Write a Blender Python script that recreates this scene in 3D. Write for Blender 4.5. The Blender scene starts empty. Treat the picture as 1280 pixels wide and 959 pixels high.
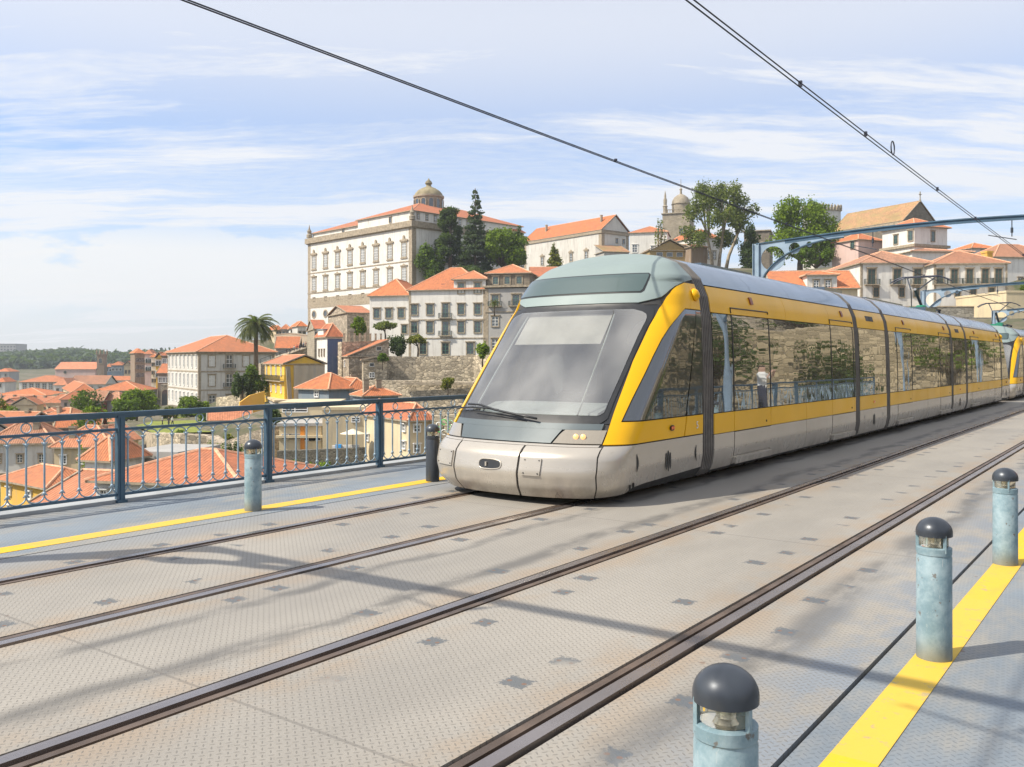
import bpy, bmesh, math, random
import numpy as np
from mathutils import Vector, Matrix
from mathutils.geometry import tessellate_polygon
random.seed(7); RNG=np.random.default_rng(7)
R=math.radians; PI=math.pi
SC=bpy.context.scene; COL=SC.collection
# ---------------------------------------------------------------- camera numbers
F=1108.0; EYE=1.617; HOR=450.0
TH=R(36.5); SN,CS=math.sin(TH),math.cos(TH)
def PX(px,Z): return (px-640)/F*Z
def HZ(py,Z): return EYE-(py-HOR)/F*Z
def bw(s,p,z=0): return Vector((s*SN-p*CS, s*CS+p*SN, z))   # bridge (along, left) -> world
# ---------------------------------------------------------------- scene graph helpers
def tag(o,label=None,cat=None,group=None,kind=None):
    if label: o['label']=label
    if cat: o['category']=cat
    if group: o['group']=group
    if kind: o['kind']=kind
    return o
def empty(name,loc=(0,0,0),rz=0,label=None,cat=None,group=None):
    o=bpy.data.objects.new(name,None); COL.objects.link(o)
    o.location=loc; o.rotation_euler=(0,0,rz); o.empty_display_size=.2
    return tag(o,label,cat,group)
def kids(o): return [c for c in COL.objects if c.parent==o]
def copy_tree(o,parent=None,table=None):
    if table is None:
        table={}
        for c in COL.objects:
            if c.parent: table.setdefault(c.parent.name,[]).append(c)
    c=o.copy(); COL.objects.link(c); c.parent=parent
    for ch in table.get(o.name,[]): copy_tree(ch,c,table)
    return c
def place(name,me,parent=None,loc=(0,0,0),rz=0,sc=None):
    o=bpy.data.objects.new(name,me); COL.objects.link(o); o.parent=parent
    o.location=loc; o.rotation_euler=(0,0,rz)
    if sc: o.scale=sc
    return o
class MB:
    def __init__(s): s.v=[];s.f=[];s.m=[];s.uv=[]
    def add(s,vs,fs,mi=0,uvs=None):
        k=len(s.v); s.v+= [tuple(v) for v in vs]
        for i,f in enumerate(fs):
            s.f.append([k+j for j in f]); s.m.append(mi); s.uv.append(uvs[i] if uvs else None)
        return s
    def quad(s,a,b,c,d,mi=0,uv=None): return s.add([a,b,c,d],[(0,1,2,3)],mi,[uv] if uv else None)
    def poly(s,vs,mi=0,uv=None): return s.add(vs,[tuple(range(len(vs)))],mi,[uv] if uv else None)
    def box(s,x0,x1,y0,y1,z0,z1,mi=0):
        return s.add([(x0,y0,z0),(x1,y0,z0),(x1,y1,z0),(x0,y1,z0),(x0,y0,z1),(x1,y0,z1),(x1,y1,z1),(x0,y1,z1)],
            [(3,2,1,0),(4,5,6,7),(0,1,5,4),(1,2,6,5),(2,3,7,6),(3,0,4,7)],mi)
    def bar(s,a,b,w,h,mi=0,up=(0,0,1)):
        a=Vector(a);b=Vector(b);d=(b-a).normalized();u=Vector(up)
        x=d.cross(u)
        if x.length<1e-4: x=d.cross(Vector((1,0,0)))
        x.normalize(); z=x.cross(d).normalized(); x*=w/2; z*=h/2
        vs=[a-x-z,a+x-z,a+x+z,a-x+z,b-x-z,b+x-z,b+x+z,b-x+z]
        return s.add(vs,[(3,2,1,0),(4,5,6,7),(0,1,5,4),(1,2,6,5),(2,3,7,6),(3,0,4,7)],mi)
    def tube(s,pts,r,n=8,mi=0,closed=False,cap=True):
        pts=[Vector(p) for p in pts]; N=len(pts); k=len(s.v)
        rr=r if isinstance(r,(list,tuple)) else [r]*N
        ref=None
        for i,p in enumerate(pts):
            if closed: d=(pts[(i+1)%N]-pts[i-1])
            else: d=pts[min(i+1,N-1)]-pts[max(i-1,0)]
            d.normalize()
            if ref is None:
                ref=d.cross(Vector((0,0,1)))
                if ref.length<.01: ref=d.cross(Vector((0,1,0)))
            ref=(ref-d*ref.dot(d)).normalized(); q=d.cross(ref)
            for j in range(n):
                a=2*PI*j/n; s.v.append(tuple(p+(ref*math.cos(a)+q*math.sin(a))*rr[i]))
        for i in range(N if closed else N-1):
            for j in range(n):
                a=k+i*n+j;b=k+i*n+(j+1)%n;c=k+((i+1)%N)*n+(j+1)%n;d=k+((i+1)%N)*n+j
                s.f.append([a,b,c,d]);s.m.append(mi);s.uv.append(None)
        if cap and not closed:
            s.f.append([k+j for j in range(n)][::-1]);s.m.append(mi);s.uv.append(None)
            s.f.append([k+(N-1)*n+j for j in range(n)]);s.m.append(mi);s.uv.append(None)
        return s
    def lathe(s,prof,n=24,c=(0,0,0),mi=0,squash=1):
        k=len(s.v)
        for r,z in prof:
            for j in range(n):
                a=2*PI*j/n; s.v.append((c[0]+r*math.cos(a),c[1]+r*math.sin(a)*squash,c[2]+z))
        for i in range(len(prof)-1):
            for j in range(n):
                s.f.append([k+i*n+j,k+i*n+(j+1)%n,k+(i+1)*n+(j+1)%n,k+(i+1)*n+j]);s.m.append(mi);s.uv.append(None)
        s.f.append([k+j for j in range(n)][::-1]);s.m.append(mi);s.uv.append(None)
        s.f.append([k+(len(prof)-1)*n+j for j in range(n)]);s.m.append(mi);s.uv.append(None)
        return s
    def prism(s,loop,ax,t0,t1,mi=0,holes=()):
        """extrude a 2-D polygon (with holes) ; ax maps (a,b,t)->xyz"""
        loops=[list(loop)]+[list(h) for h in holes]
        tri=tessellate_polygon([[Vector((a,b,0)) for a,b in l] for l in loops])
        flat=[p for l in loops for p in l]; n=len(flat)
        vs=[ax(a,b,t0) for a,b in flat]+[ax(a,b,t1) for a,b in flat]
        fs=[tuple(t) for t in tri]+[tuple(n+i for i in t[::-1]) for t in tri]
        k=0
        for l in loops:
            m=len(l)
            for i in range(m): fs.append((k+i,k+(i+1)%m,n+k+(i+1)%m,n+k+i))
            k+=m
        return s.add(vs,fs,mi)
    def mesh(s,name,mats,smooth=False,fix=True):
        me=bpy.data.meshes.new(name); me.from_pydata(s.v,[],s.f)
        if not isinstance(mats,(list,tuple)): mats=[mats]
        for m in mats: me.materials.append(m)
        for p,mi in zip(me.polygons,s.m): p.material_index=mi; p.use_smooth=smooth
        if any(u is not None for u in s.uv):
            L=me.uv_layers.new(name='UVMap').data
            for p,u in zip(me.polygons,s.uv):
                if u:
                    for li,q in zip(p.loop_indices,u): L[li].uv=q
        if fix:
            bm=bmesh.new(); bm.from_mesh(me); bmesh.ops.recalc_face_normals(bm,faces=bm.faces); bm.to_mesh(me); bm.free()
        me.update(); return me
    def build(s,name,mats,parent=None,loc=(0,0,0),rz=0,smooth=False,fix=True,auto=None):
        me=s.mesh(name,mats,smooth,fix)
        if auto: 
            for p in me.polygons: p.use_smooth=True
            me.set_sharp_from_angle(angle=R(auto))
        return place(name,me,parent,loc,rz)
# ---------------------------------------------------------------- materials
class NT:
    def __init__(s,name):
        s.m=bpy.data.materials.new(name); s.m.use_nodes=True; s.t=s.m.node_tree
        s.b=s.t.nodes['Principled BSDF']; s.o=s.t.nodes['Material Output']
    def n(s,ty,_o=0,**kw):
        nd=s.t.nodes.new(ty)
        for k,v in kw.items():
            if k.startswith('p_'): setattr(nd,k[2:],v); continue
        for k,v in kw.items():
            if k.startswith('p_'): continue
            key=int(k[1:]) if k[0]=='i' and k[1:].isdigit() else k.replace('_',' ')
            s.set(nd.inputs[key],v)
        return nd
    def set(s,inp,v):
        if isinstance(v,bpy.types.NodeSocket): s.t.links.new(v,inp)
        elif isinstance(v,bpy.types.Node): s.t.links.new(v.outputs[0],inp)
        elif isinstance(v,(tuple,list)) and inp.type=='RGBA' and len(v)==3: inp.default_value=(*v,1)
        else: inp.default_value=v
    def math(s,op,a,b=None,c=None,clamp=False):
        nd=s.t.nodes.new('ShaderNodeMath'); nd.operation=op; nd.use_clamp=clamp
        s.set(nd.inputs[0],a)
        if b is not None: s.set(nd.inputs[1],b)
        if c is not None: s.set(nd.inputs[2],c)
        return nd.outputs[0]
    def mix(s,fac,a,b,blend='MIX'):
        nd=s.t.nodes.new('ShaderNodeMix'); nd.data_type='RGBA'; nd.blend_type=blend
        s.set(nd.inputs[0],fac); s.set(nd.inputs[6],a); s.set(nd.inputs[7],b); return nd.outputs[2]
    def noise(s,vec,scale,detail=3,rough=.55,dist=0):
        nd=s.t.nodes.new('ShaderNodeTexNoise'); s.set(nd.inputs['Vector'],vec)
        nd.inputs['Scale'].default_value=scale; nd.inputs['Detail'].default_value=detail
        nd.inputs['Roughness'].default_value=rough; nd.inputs['Distortion'].default_value=dist
        return nd.outputs['Fac']
    def ramp(s,fac,a,b,lo=0.,hi=1.):
        nd=s.t.nodes.new('ShaderNodeMapRange'); nd.interpolation_type='SMOOTHSTEP'
        s.set(nd.inputs[0],fac)
        for i,v in zip((1,2,3,4),(a,b,lo,hi)): nd.inputs[i].default_value=v
        return nd.outputs[0]
    def obj(s):
        return s.t.nodes.new('ShaderNodeTexCoord').outputs['Object']
    def mapv(s,vec,scale=(1,1,1),rot=(0,0,0),loc=(0,0,0)):
        nd=s.t.nodes.new('ShaderNodeMapping'); s.set(nd.inputs[0],vec)
        nd.inputs['Scale'].default_value=scale; nd.inputs['Rotation'].default_value=rot; nd.inputs['Location'].default_value=loc
        return nd.outputs[0]
    def bump(s,h,strength=.3,dist=.02):
        nd=s.t.nodes.new('ShaderNodeBump'); s.set(nd.inputs['Height'],h)
        nd.inputs['Strength'].default_value=strength; nd.inputs['Distance'].default_value=dist
        s.t.links.new(nd.outputs[0],s.b.inputs['Normal']); return nd
    def out(s,col=None,rough=None,metal=None,spec=None):
        if col is not None: s.set(s.b.inputs['Base Color'],col)
        if rough is not None: s.set(s.b.inputs['Roughness'],rough)
        if metal is not None: s.set(s.b.inputs['Metallic'],metal)
        if spec is not None: s.b.inputs['Specular IOR Level'].default_value=spec
        return s.m
def sc(c,k): return tuple(min(1,x*k) for x in c)
MC={}
def paint(name,col,rough=.5,metal=0,var=.12,scale=3,coat=0,bump=0):
    if name in MC: return MC[name]
    t=NT(name); v=t.obj(); n=t.noise(v,scale,4)
    c=t.mix(t.ramp(n,.3,.7),sc(col,1-var),sc(col,1+var))
    m=t.out(c,t.ramp(t.noise(v,scale*2.3,3),.3,.7,rough*.85,min(1,rough*1.15)),metal)
    if coat: t.b.inputs['Coat Weight'].default_value=coat; t.b.inputs['Coat Roughness'].default_value=.05
    if bump: t.bump(t.noise(v,scale*8,3),bump,.01)
    MC[name]=m; return m
def plaster(name,col,dirt=.35,dcol=(.33,.3,.26)):
    if name in MC: return MC[name]
    t=NT(name); v=t.obj()
    n=t.noise(v,.25,5,.65); s=t.noise(t.mapv(v,(1.6,1.6,.18)),1.0,5,.7); f=t.noise(v,6,3)
    c=t.mix(t.ramp(n,.3,.75),col,sc(col,.86))
    c=t.mix(t.math('MULTIPLY',t.ramp(s,.47,.72),min(1,dirt*1.35)),c,dcol)
    c=t.mix(t.math('MULTIPLY',t.ramp(f,.4,.7),.12),c,sc(col,.7))
    m=t.out(c,.9); t.bump(f,.25,.02); MC[name]=m; return m
def stone(name,col,scale=2.2,contrast=.5,mortar=.55):
    if name in MC: return MC[name]
    t=NT(name); v=t.mapv(t.obj(),(1,1,1.5))
    vo=t.n('ShaderNodeTexVoronoi',Vector=t.mapv(v,(1,1,1)),Scale=scale,Randomness=.9)
    ed=t.n('ShaderNodeTexVoronoi',p_feature='DISTANCE_TO_EDGE',Vector=v,Scale=scale,Randomness=.9)
    sep=t.n('ShaderNodeSeparateColor',Color=vo.outputs['Color'])
    c=t.mix(sep.outputs[0],sc(col,1-contrast*.6),sc(col,1+contrast*.45))
    c=t.mix(t.math('MULTIPLY',t.ramp(t.noise(v,.35,5,.7),.45,.72),.5),c,sc(col,.5))
    c=t.mix(t.ramp(ed.outputs['Distance'],.0,.07,mortar,0),c,sc(col,.35))
    m=t.out(c,.95); t.bump(t.ramp(ed.outputs['Distance'],0,.12),.7,.08); MC[name]=m; return m
def ashlar(name,col,w=1.1,h=.45):
    if name in MC: return MC[name]
    t=NT(name); v=t.obj(); sp=t.n('ShaderNodeSeparateXYZ',Vector=v)
    u=t.math('ADD',sp.outputs[0],sp.outputs[1]); cv=t.n('ShaderNodeCombineXYZ',X=u,Y=sp.outputs[2])
    br=t.n('ShaderNodeTexBrick',Vector=cv,Scale=1.0,Color1=(*sc(col,.85),1),Color2=(*sc(col,1.12),1),Mortar=(*sc(col,.55),1))
    br.inputs['Brick Width'].default_value=w; br.inputs['Row Height'].default_value=h; br.inputs['Mortar Size'].default_value=.02
    c=t.mix(t.math('MULTIPLY',t.ramp(t.noise(v,.5,6,.7),.4,.7),.55),br.outputs[0],sc(col,.45))
    m=t.out(c,.93); t.bump(t.noise(v,3,4),.3,.05); MC[name]=m; return m
def tiles(name,col,dirt=.3,moss=0):
    if name in MC: return MC[name]
    t=NT(name); uv=t.t.nodes.new('ShaderNodeTexCoord').outputs['UV']; v=t.obj()
    sp=t.n('ShaderNodeSeparateXYZ',Vector=uv)
    wv=t.math('ABSOLUTE',t.math('SUBTRACT',t.math('FRACT',t.math('MULTIPLY',sp.outputs[0],1/.26)),.5))      # pan rows
    rw=t.math('FRACT',t.math('MULTIPLY',sp.outputs[1],1/.38))
    cell=t.n('ShaderNodeCombineXYZ',X=t.math('FLOOR',t.math('MULTIPLY',sp.outputs[0],1/.26)),Y=t.math('FLOOR',t.math('MULTIPLY',sp.outputs[1],1/.38)))
    wn=t.n('ShaderNodeTexWhiteNoise',p_noise_dimensions='2D',Vector=cell)
    c=t.mix(wn.outputs['Value'],sc(col,.72),sc(col,1.25))
    oi=t.n('ShaderNodeObjectInfo'); c=t.mix(t.ramp(oi.outputs['Random'],0,1,0,.55),c,(.33,.13,.065)); c=t.mix(t.math('MULTIPLY',t.math('FRACT',t.math('MULTIPLY',oi.outputs['Random'],7.3)),.2),c,(.60,.33,.20))
    big=t.noise(v,.22,6,.7)
    c=t.mix(t.math('MULTIPLY',t.ramp(big,.42,.72),dirt),c,(.16,.1,.07))
    c=t.mix(t.math('MULTIPLY',t.ramp(t.noise(v,.5,4,.6),.5,.7),.3),c,sc(col,1.35))
    if moss: c=t.mix(t.math('MULTIPLY',t.ramp(t.noise(v,.3,6,.75),.42,.6),moss),c,(.28,.24,.09))
    c=t.mix(t.ramp(wv,.34,.5,0,.55),c,sc(col,.3))
    c=t.mix(t.ramp(rw,.0,.1,.35,0),c,sc(col,.35))
    m=t.out(c,.88); t.bump(t.math('ADD',t.ramp(wv,0,.5,1,0),t.math('MULTIPLY',rw,.4)),.6,.06)
    MC[name]=m; return m
def leaf(name,col,var=.5):
    if name in MC: return MC[name]
    t=NT(name); g=t.n('ShaderNodeNewGeometry'); v=t.obj()
    c=t.mix(g.outputs['Random Per Island'],sc(col,1-var),(min(1,col[0]*1.75),min(1,col[1]*1.45),col[2]*1.1))
    c=t.mix(t.math('MULTIPLY',t.ramp(t.noise(v,.45,3),.4,.65),.45),c,sc(col,.5))
    t.out(c,.65,0,.25)
    tr=t.n('ShaderNodeBsdfTranslucent',Color=t.mix(.5,c,(.25,.4,.04)))
    mx=t.n('ShaderNodeMixShader',i0=.28,i1=t.b.outputs[0],i2=tr.outputs[0])
    t.t.links.new(mx.outputs[0],t.o.inputs[0]); MC[name]=t.m; return t.m
def darkglass(name,col=(.02,.025,.03),gl=.35,rough=.03,wob=0):
    if name in MC: return MC[name]
    t=NT(name); t.out(col,.3)
    fr=t.n('ShaderNodeFresnel',IOR=1.5)
    g=t.n('ShaderNodeBsdfGlossy',Color=(.78,.81,.84,1),Roughness=rough)
    fac=t.math('ADD',t.math('MULTIPLY',fr.outputs[0],1-gl),gl,clamp=True)
    mx=t.n('ShaderNodeMixShader',i0=fac,i1=t.b.outputs[0],i2=g.outputs[0])
    if wob:
        b=t.n('ShaderNodeBump',Height=t.noise(t.mapv(t.obj(),(1,.9,.5)),1.6,2,.5),Strength=wob,Distance=.05)
        t.t.links.new(b.outputs[0],g.inputs['Normal'])
    t.t.links.new(mx.outputs[0],t.o.inputs[0]); MC[name]=t.m; return t.m
# ---------------------------------------------------------------- camera, sun, sky
cd=bpy.data.cameras.new('camera'); cam=bpy.data.objects.new('camera',cd); COL.objects.link(cam)
cam.location=(0,0,EYE); cam.rotation_euler=(R(90),0,0)
cd.sensor_width=36; cd.lens=F/1280*36; cd.shift_y=-29.5/1280; cd.clip_end=20000; cd.clip_start=.05
SC.camera=cam
SUN_EL=R(47); sx,sy=-.949,-.316
sd=Vector((sx*math.cos(SUN_EL),sy*math.cos(SUN_EL),math.sin(SUN_EL)))
ld=bpy.data.lights.new('sun','SUN'); ld.energy=5.0; ld.angle=R(.55); ld.color=(1,.91,.77)
lo=bpy.data.objects.new('sun',ld); COL.objects.link(lo); lo.rotation_euler=sd.to_track_quat('Z','Y').to_euler()
w=bpy.data.worlds.new('World'); SC.world=w; w.use_nodes=True; nt=w.node_tree
bg=nt.nodes['Background']
class WT(NT):
    def __init__(s,t): s.t=t
wt=WT(nt)
sky=nt.nodes.new('ShaderNodeTexSky'); sky.sky_type='NISHITA'; sky.sun_disc=False
sky.sun_elevation=SUN_EL; sky.sun_rotation=math.atan2(sx,sy); sky.air_density=1.0; sky.dust_density=1.2; sky.ozone_density=1.6; sky.altitude=60
d=nt.nodes.new('ShaderNodeTexCoord').outputs['Generated']
sp=wt.n('ShaderNodeSeparateXYZ',Vector=d); zc=wt.math('ADD',wt.math('MAXIMUM',sp.outputs[2],0),.10)
q=wt.n('ShaderNodeCombineXYZ',X=wt.math('DIVIDE',sp.outputs[0],zc),Y=wt.math('DIVIDE',sp.outputs[1],zc))
warp=wt.noise(wt.mapv(q,(.5,.5,1)),1.2,3)
qw=wt.n('ShaderNodeVectorMath',p_operation='ADD',i0=q,i1=wt.n('ShaderNodeCombineXYZ',X=0,Y=wt.math('MULTIPLY',warp,.55)))
st=wt.noise(wt.mapv(qw,(.30,1.5,1),rot=(0,0,R(-13))),1.5,7,.62)        # long cirrus streaks
st2=wt.noise(wt.mapv(qw,(.22,.8,1),rot=(0,0,R(-8)),loc=(3.1,2.2,0)),.9,4,.55)
rip=wt.noise(wt.mapv(qw,(5,15,1),rot=(0,0,R(-22))),2.2,3,.6)             # mackerel ripples
cir=wt.math('ADD',wt.math('MULTIPLY',wt.ramp(st,.42,.60),.72),wt.math('MULTIPLY',wt.ramp(st2,.40,.60),.45))
cir=wt.math('ADD',cir,wt.math('MULTIPLY',wt.math('SUBTRACT',rip,.5),.6),clamp=True)
# pale veil near the horizon
hz=wt.ramp(sp.outputs[2],.0,.26,1,0)
cir=wt.math('MAXIMUM',cir,wt.math('MULTIPLY',hz,.72))
zen=wt.ramp(sp.outputs[2],.17,.36)
cir=wt.math('MAXIMUM',wt.math('MULTIPLY',cir,.9),wt.math('MULTIPLY',zen,.70))
skb=wt.mix(1.0,sky.outputs[0],(1.1,1.28,1.55),'MULTIPLY')
c1=wt.mix(cir,skb,(7.25,7.3,7.45))
# low cumulus bank on the left
cu=wt.noise(wt.mapv(d,(1,1,2.6)),5.5,8,.6)
az=wt.ramp(wt.math('DIVIDE',sp.outputs[0],wt.math('MAXIMUM',sp.outputs[1],.05)),-.30,.12,1,0)
el=wt.math('MULTIPLY',wt.ramp(sp.outputs[2],.165,.11),wt.ramp(sp.outputs[2],.02,.075))
cm=wt.math('MULTIPLY',wt.math('MULTIPLY',wt.ramp(wt.math('ADD',cu,wt.math('MULTIPLY',el,.26)),.60,.68),el),az)
c2=wt.mix(wt.math('MULTIPLY',cm,.85),c1,(7.6,7.55,7.4))
nt.links.new(c2,bg.inputs[0]); bg.inputs[1].default_value=.106
SC.view_settings.view_transform='Standard'; SC.view_settings.look='None'; SC.view_settings.gamma=1
SC.view_settings.exposure=.34
SC.cycles.max_bounces=7; SC.cycles.transparent_max_bounces=8; SC.cycles.diffuse_bounces=3; SC.cycles.glossy_bounces=4
SC.cycles.volume_bounces=0; SC.cycles.use_denoising=True
# ---------------------------------------------------------------- the deck of the bridge
def deckmat(name,base,kind):
    t=NT(name); v=t.obj(); sp=t.n('ShaderNodeSeparateXYZ',Vector=v); X,Y=sp.outputs[0],sp.outputs[1]
    a=.034
    r45=t.n('ShaderNodeSeparateXYZ',Vector=t.mapv(v,(1/a,1/a,1),rot=(0,0,R(38))))
    fx,fy=t.math('FLOOR',r45.outputs[0]),t.math('FLOOR',r45.outputs[1])
    lx=t.math('SUBTRACT',t.math('FRACT',r45.outputs[0]),.5); ly=t.math('SUBTRACT',t.math('FRACT',r45.outputs[1]),.5)
    par=t.math('ABSOLUTE',t.math('MODULO',t.math('ADD',fx,fy),2))
    ax=t.math('ADD',t.math('MULTIPLY',par,2.6),1.15); ay=t.math('SUBTRACT',3.75,t.math('MULTIPLY',par,2.6))
    dd=t.math('ADD',t.math('POWER',t.math('MULTIPLY',lx,ax),2),t.math('POWER',t.math('MULTIPLY',ly,ay),2))
    loz=t.ramp(dd,.10,.30,1,0)
    big=t.noise(t.mapv(v,(1,.45,1)),.8,5,.6); med=t.noise(t.mapv(v,(1,.6,1)),3.0,5,.65); fin=t.noise(v,40,3,.6)
    blue=(.19,.225,.27)
    if kind=='track':
        c=t.mix(t.ramp(big,.3,.7),sc(base,.88),sc(base,1.1))
        # rust bleeding beside every rail
        rust=None
        for p in (6.83,5.37,3.74,2.22):
            g=t.ramp(t.math('ABSOLUTE',t.math('ADD',X,p)),.10,.55,1,0); rust=g if rust is None else t.math('MAXIMUM',rust,g)
        rust=t.math('MULTIPLY',t.math('POWER',rust,1.6),t.ramp(med,.36,.62))
        c=t.mix(t.math('MULTIPLY',rust,.42),c,(.33,.22,.12))
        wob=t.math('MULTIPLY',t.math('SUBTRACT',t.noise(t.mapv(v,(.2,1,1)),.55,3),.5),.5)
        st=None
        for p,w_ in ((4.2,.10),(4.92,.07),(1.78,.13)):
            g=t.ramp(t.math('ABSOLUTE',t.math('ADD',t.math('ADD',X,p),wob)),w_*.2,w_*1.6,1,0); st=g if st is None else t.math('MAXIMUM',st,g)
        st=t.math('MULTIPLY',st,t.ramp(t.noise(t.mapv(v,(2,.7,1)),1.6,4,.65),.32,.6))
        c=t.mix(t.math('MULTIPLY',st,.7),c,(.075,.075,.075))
        # worn bolt patches beside the rails
        pt=None; bo=None
        edge=t.math('MULTIPLY',t.math('SUBTRACT',t.noise(v,42,4,.8),.5),.13)
        for i,p in enumerate((7.08,6.5,5.72,5.08,4.08,3.42,2.6,1.86)):
            cy_=t.math('ADD',t.math('MULTIPLY',Y,1/.66),.37*i+40)
            wn=t.n('ShaderNodeTexWhiteNoise',p_noise_dimensions='1D',W=t.math('ADD',t.math('FLOOR',cy_),17.3*i)); wc=t.n('ShaderNodeSeparateColor',Color=wn.outputs['Color'])
            yy=t.math('MULTIPLY',t.math('ADD',t.math('SUBTRACT',t.math('FRACT',cy_),.5),t.math('MULTIPLY',t.math('SUBTRACT',wc.outputs[0],.5),.5)),.66)
            dx=t.math('ADD',t.math('ABSOLUTE',t.math('ADD',t.math('ADD',X,p),t.math('MULTIPLY',t.math('SUBTRACT',wc.outputs[1],.5),.10))),t.math('SUBTRACT',t.math('MULTIPLY',t.math('LESS_THAN',wc.outputs[2],.28),9),t.math('MULTIPLY',wc.outputs[1],.022))); dy=t.math('ABSOLUTE',yy)
            m=t.math('MAXIMUM',t.math('MULTIPLY',dx,1.0),t.math('MULTIPLY',dy,.85))
            g=t.ramp(t.math('ADD',m,edge),.048,.062,1,0); pt=g if pt is None else t.math('MAXIMUM',pt,g)
            b=t.ramp(t.math('SQRT',t.math('ADD',t.math('POWER',t.math('SUBTRACT',dx,.028),2),t.math('POWER',yy,2))),.011,.016,1,0)
            bo=b if bo is None else t.math('MAXIMUM',bo,b)
        pv=t.ramp(t.noise(v,1.9,2),.36,.48)
        c=t.mix(t.math('MULTIPLY',t.math('MULTIPLY',pt,pv),.85),c,(.085,.10,.115))
        c=t.mix(t.math('MULTIPLY',t.math('MULTIPLY',bo,pv),.8),c,(.19,.10,.06))
        loz=t.math('MULTIPLY',loz,t.math('SUBTRACT',1,t.math('MULTIPLY',pt,.7)))
        edgeb=t.math('MULTIPLY',t.ramp(X,-1.95,-1.35),t.ramp(med,.35,.6))
        c=t.mix(t.math('MULTIPLY',edgeb,.8),c,blue)
        edgel=t.math('MULTIPLY',t.ramp(X,-7.0,-7.5),.5); c=t.mix(edgel,c,blue)
        k=.62
    else:
        c=t.mix(t.ramp(big,.35,.65),sc(base,.85),sc(base,1.12))
        c=t.mix(t.math('MULTIPLY',t.ramp(t.noise(t.mapv(v,(1,.4,1)),1.1,5,.7),.42,.64),.75),c,(.31,.285,.24))
        k=.42
    # scattered rivets and dark specks
    vo=t.n('ShaderNodeTexVoronoi',Vector=t.mapv(v,(1,1,0)),Scale=1.7)
    c=t.mix(t.ramp(vo.outputs['Distance'],.022,.034,.6,0),c,(.15,.08,.05))
    # plate joints across the deck every 2.4 m
    jy=t.math('MULTIPLY',t.math('ABSOLUTE',t.math('SUBTRACT',t.math('FRACT',t.math('MULTIPLY',Y,1/5.2)),.5)),5.2)
    c=t.mix(t.ramp(jy,.006,.014,.45,0),c,(.12,.11,.1))
    c=t.mix(t.math('MULTIPLY',loz,k),c,sc(base,.50))
    c=t.mix(t.math('MULTIPLY',t.ramp(fin,.45,.75),.22),c,sc(base,.55))
    t.out(c,t.ramp(big,.3,.7,.55,.72),.0,.45)
    t.bump(t.math('ADD',loz,t.math('MULTIPLY',fin,.3)),.45,.004); return t.m
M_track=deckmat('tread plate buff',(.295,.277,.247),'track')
M_walk=deckmat('tread plate blue',(.19,.225,.262),'walk')
t=NT('road yellow'); v=t.obj(); spz=t.n('ShaderNodeSeparateXYZ',Vector=v)
wn=t.n('ShaderNodeTexWhiteNoise',p_noise_dimensions='1D',W=t.math('FLOOR',t.math('MULTIPLY',spz.outputs[1],1.35)))
c=t.mix(t.ramp(wn.outputs['Value'],.5,.52),(.74,.44,.012),(.64,.42,.05)); nz=t.noise(v,9,6,.75)
c=t.mix(t.ramp(nz,.56,.66,0,.75),c,(.30,.27,.2)); c=t.mix(t.ramp(t.noise(t.mapv(v,(1,.3,1)),3,5,.7),.5,.7,0,.35),c,(.36,.27,.1)); t.out(c,.65); M_yel=t.m
M_gap=paint('dark gap',(.03,.03,.03),.8)
M_rail=paint('rail steel',(.15,.11,.085),.5,.5,.3,3)
M_railtop=paint('rail steel worn',(.34,.30,.285),.28,.8,.12,1.5)
M_edge=paint('edge stone',(.34,.36,.37),.7,0,.12,2)
M_blue=paint('blue grey paint',(.06,.115,.17),.45,.15,.14,3)
M_blue2=paint('pale blue grey paint',(.30,.40,.48),.45,.2,.16,4)
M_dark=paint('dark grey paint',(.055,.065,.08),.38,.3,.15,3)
BA,BB=-14.0,150.0
def bridge_mb(): return MB()
def bstruct(name,mb,mat,kind='structure',label=None,cat=None):
    o=mb.build(name,mat,None,(0,0,0),-TH)
    return tag(o,label,cat,None,kind)
def strip(mb,p0,p1,z,t=.02,a=BA,b=BB): mb.box(-p1,-p0,a,b,z-t,z)
G=.105                                                   # half width of a rail trench
rl=(6.83,5.37,3.74,2.22)
ed=[7.60,rl[0]+G,rl[0]-G,rl[1]+G,rl[1]-G,rl[2]+G,rl[2]-G,rl[3]+G,rl[3]-G,1.27]
mb=MB()
for i in range(0,10,2): strip(mb,ed[i+1],ed[i],0,.03)
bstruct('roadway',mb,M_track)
mb=MB(); strip(mb,-1.0,1.245,.0,.03); bstruct('pavement_near',mb,M_walk)
mb=MB(); strip(mb,7.625,9.55,.0,.03); bstruct('pavement_far',mb,M_walk)
mb=MB(); strip(mb,-1.2,9.85,-.075,.35); bstruct('bridge_deck',mb,M_gap)
mb=MB(); mb.box(-9.80,-9.553,BA,BB,-.30,.035); mb.box(1.003,1.2,BA,BB,-.3,.035); bstruct('deck_edge',mb,M_edge)
mb=MB()
for x in (-9.7,-6.6,-3.2,.1,1.0):
    mb.box(x-.18,x+.18,BA,BB,-1.9,-.43)
bstruct('bridge_girders',mb,M_blue)
mb=MB(); mb.box(-1.115,-.925,BA,BB,.001,.004); bstruct('yellow_line_near',mb,M_yel)
mb=MB(); mb.box(-8.06,-7.83,BA,BB,.001,.004); bstruct('yellow_line_far',mb,M_yel)
nm=['left rail of the track under the tram, nearest the far railing','right rail of the track under the tram','left rail of the empty near track','right rail of the empty near track, closest to the yellow line']
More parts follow.
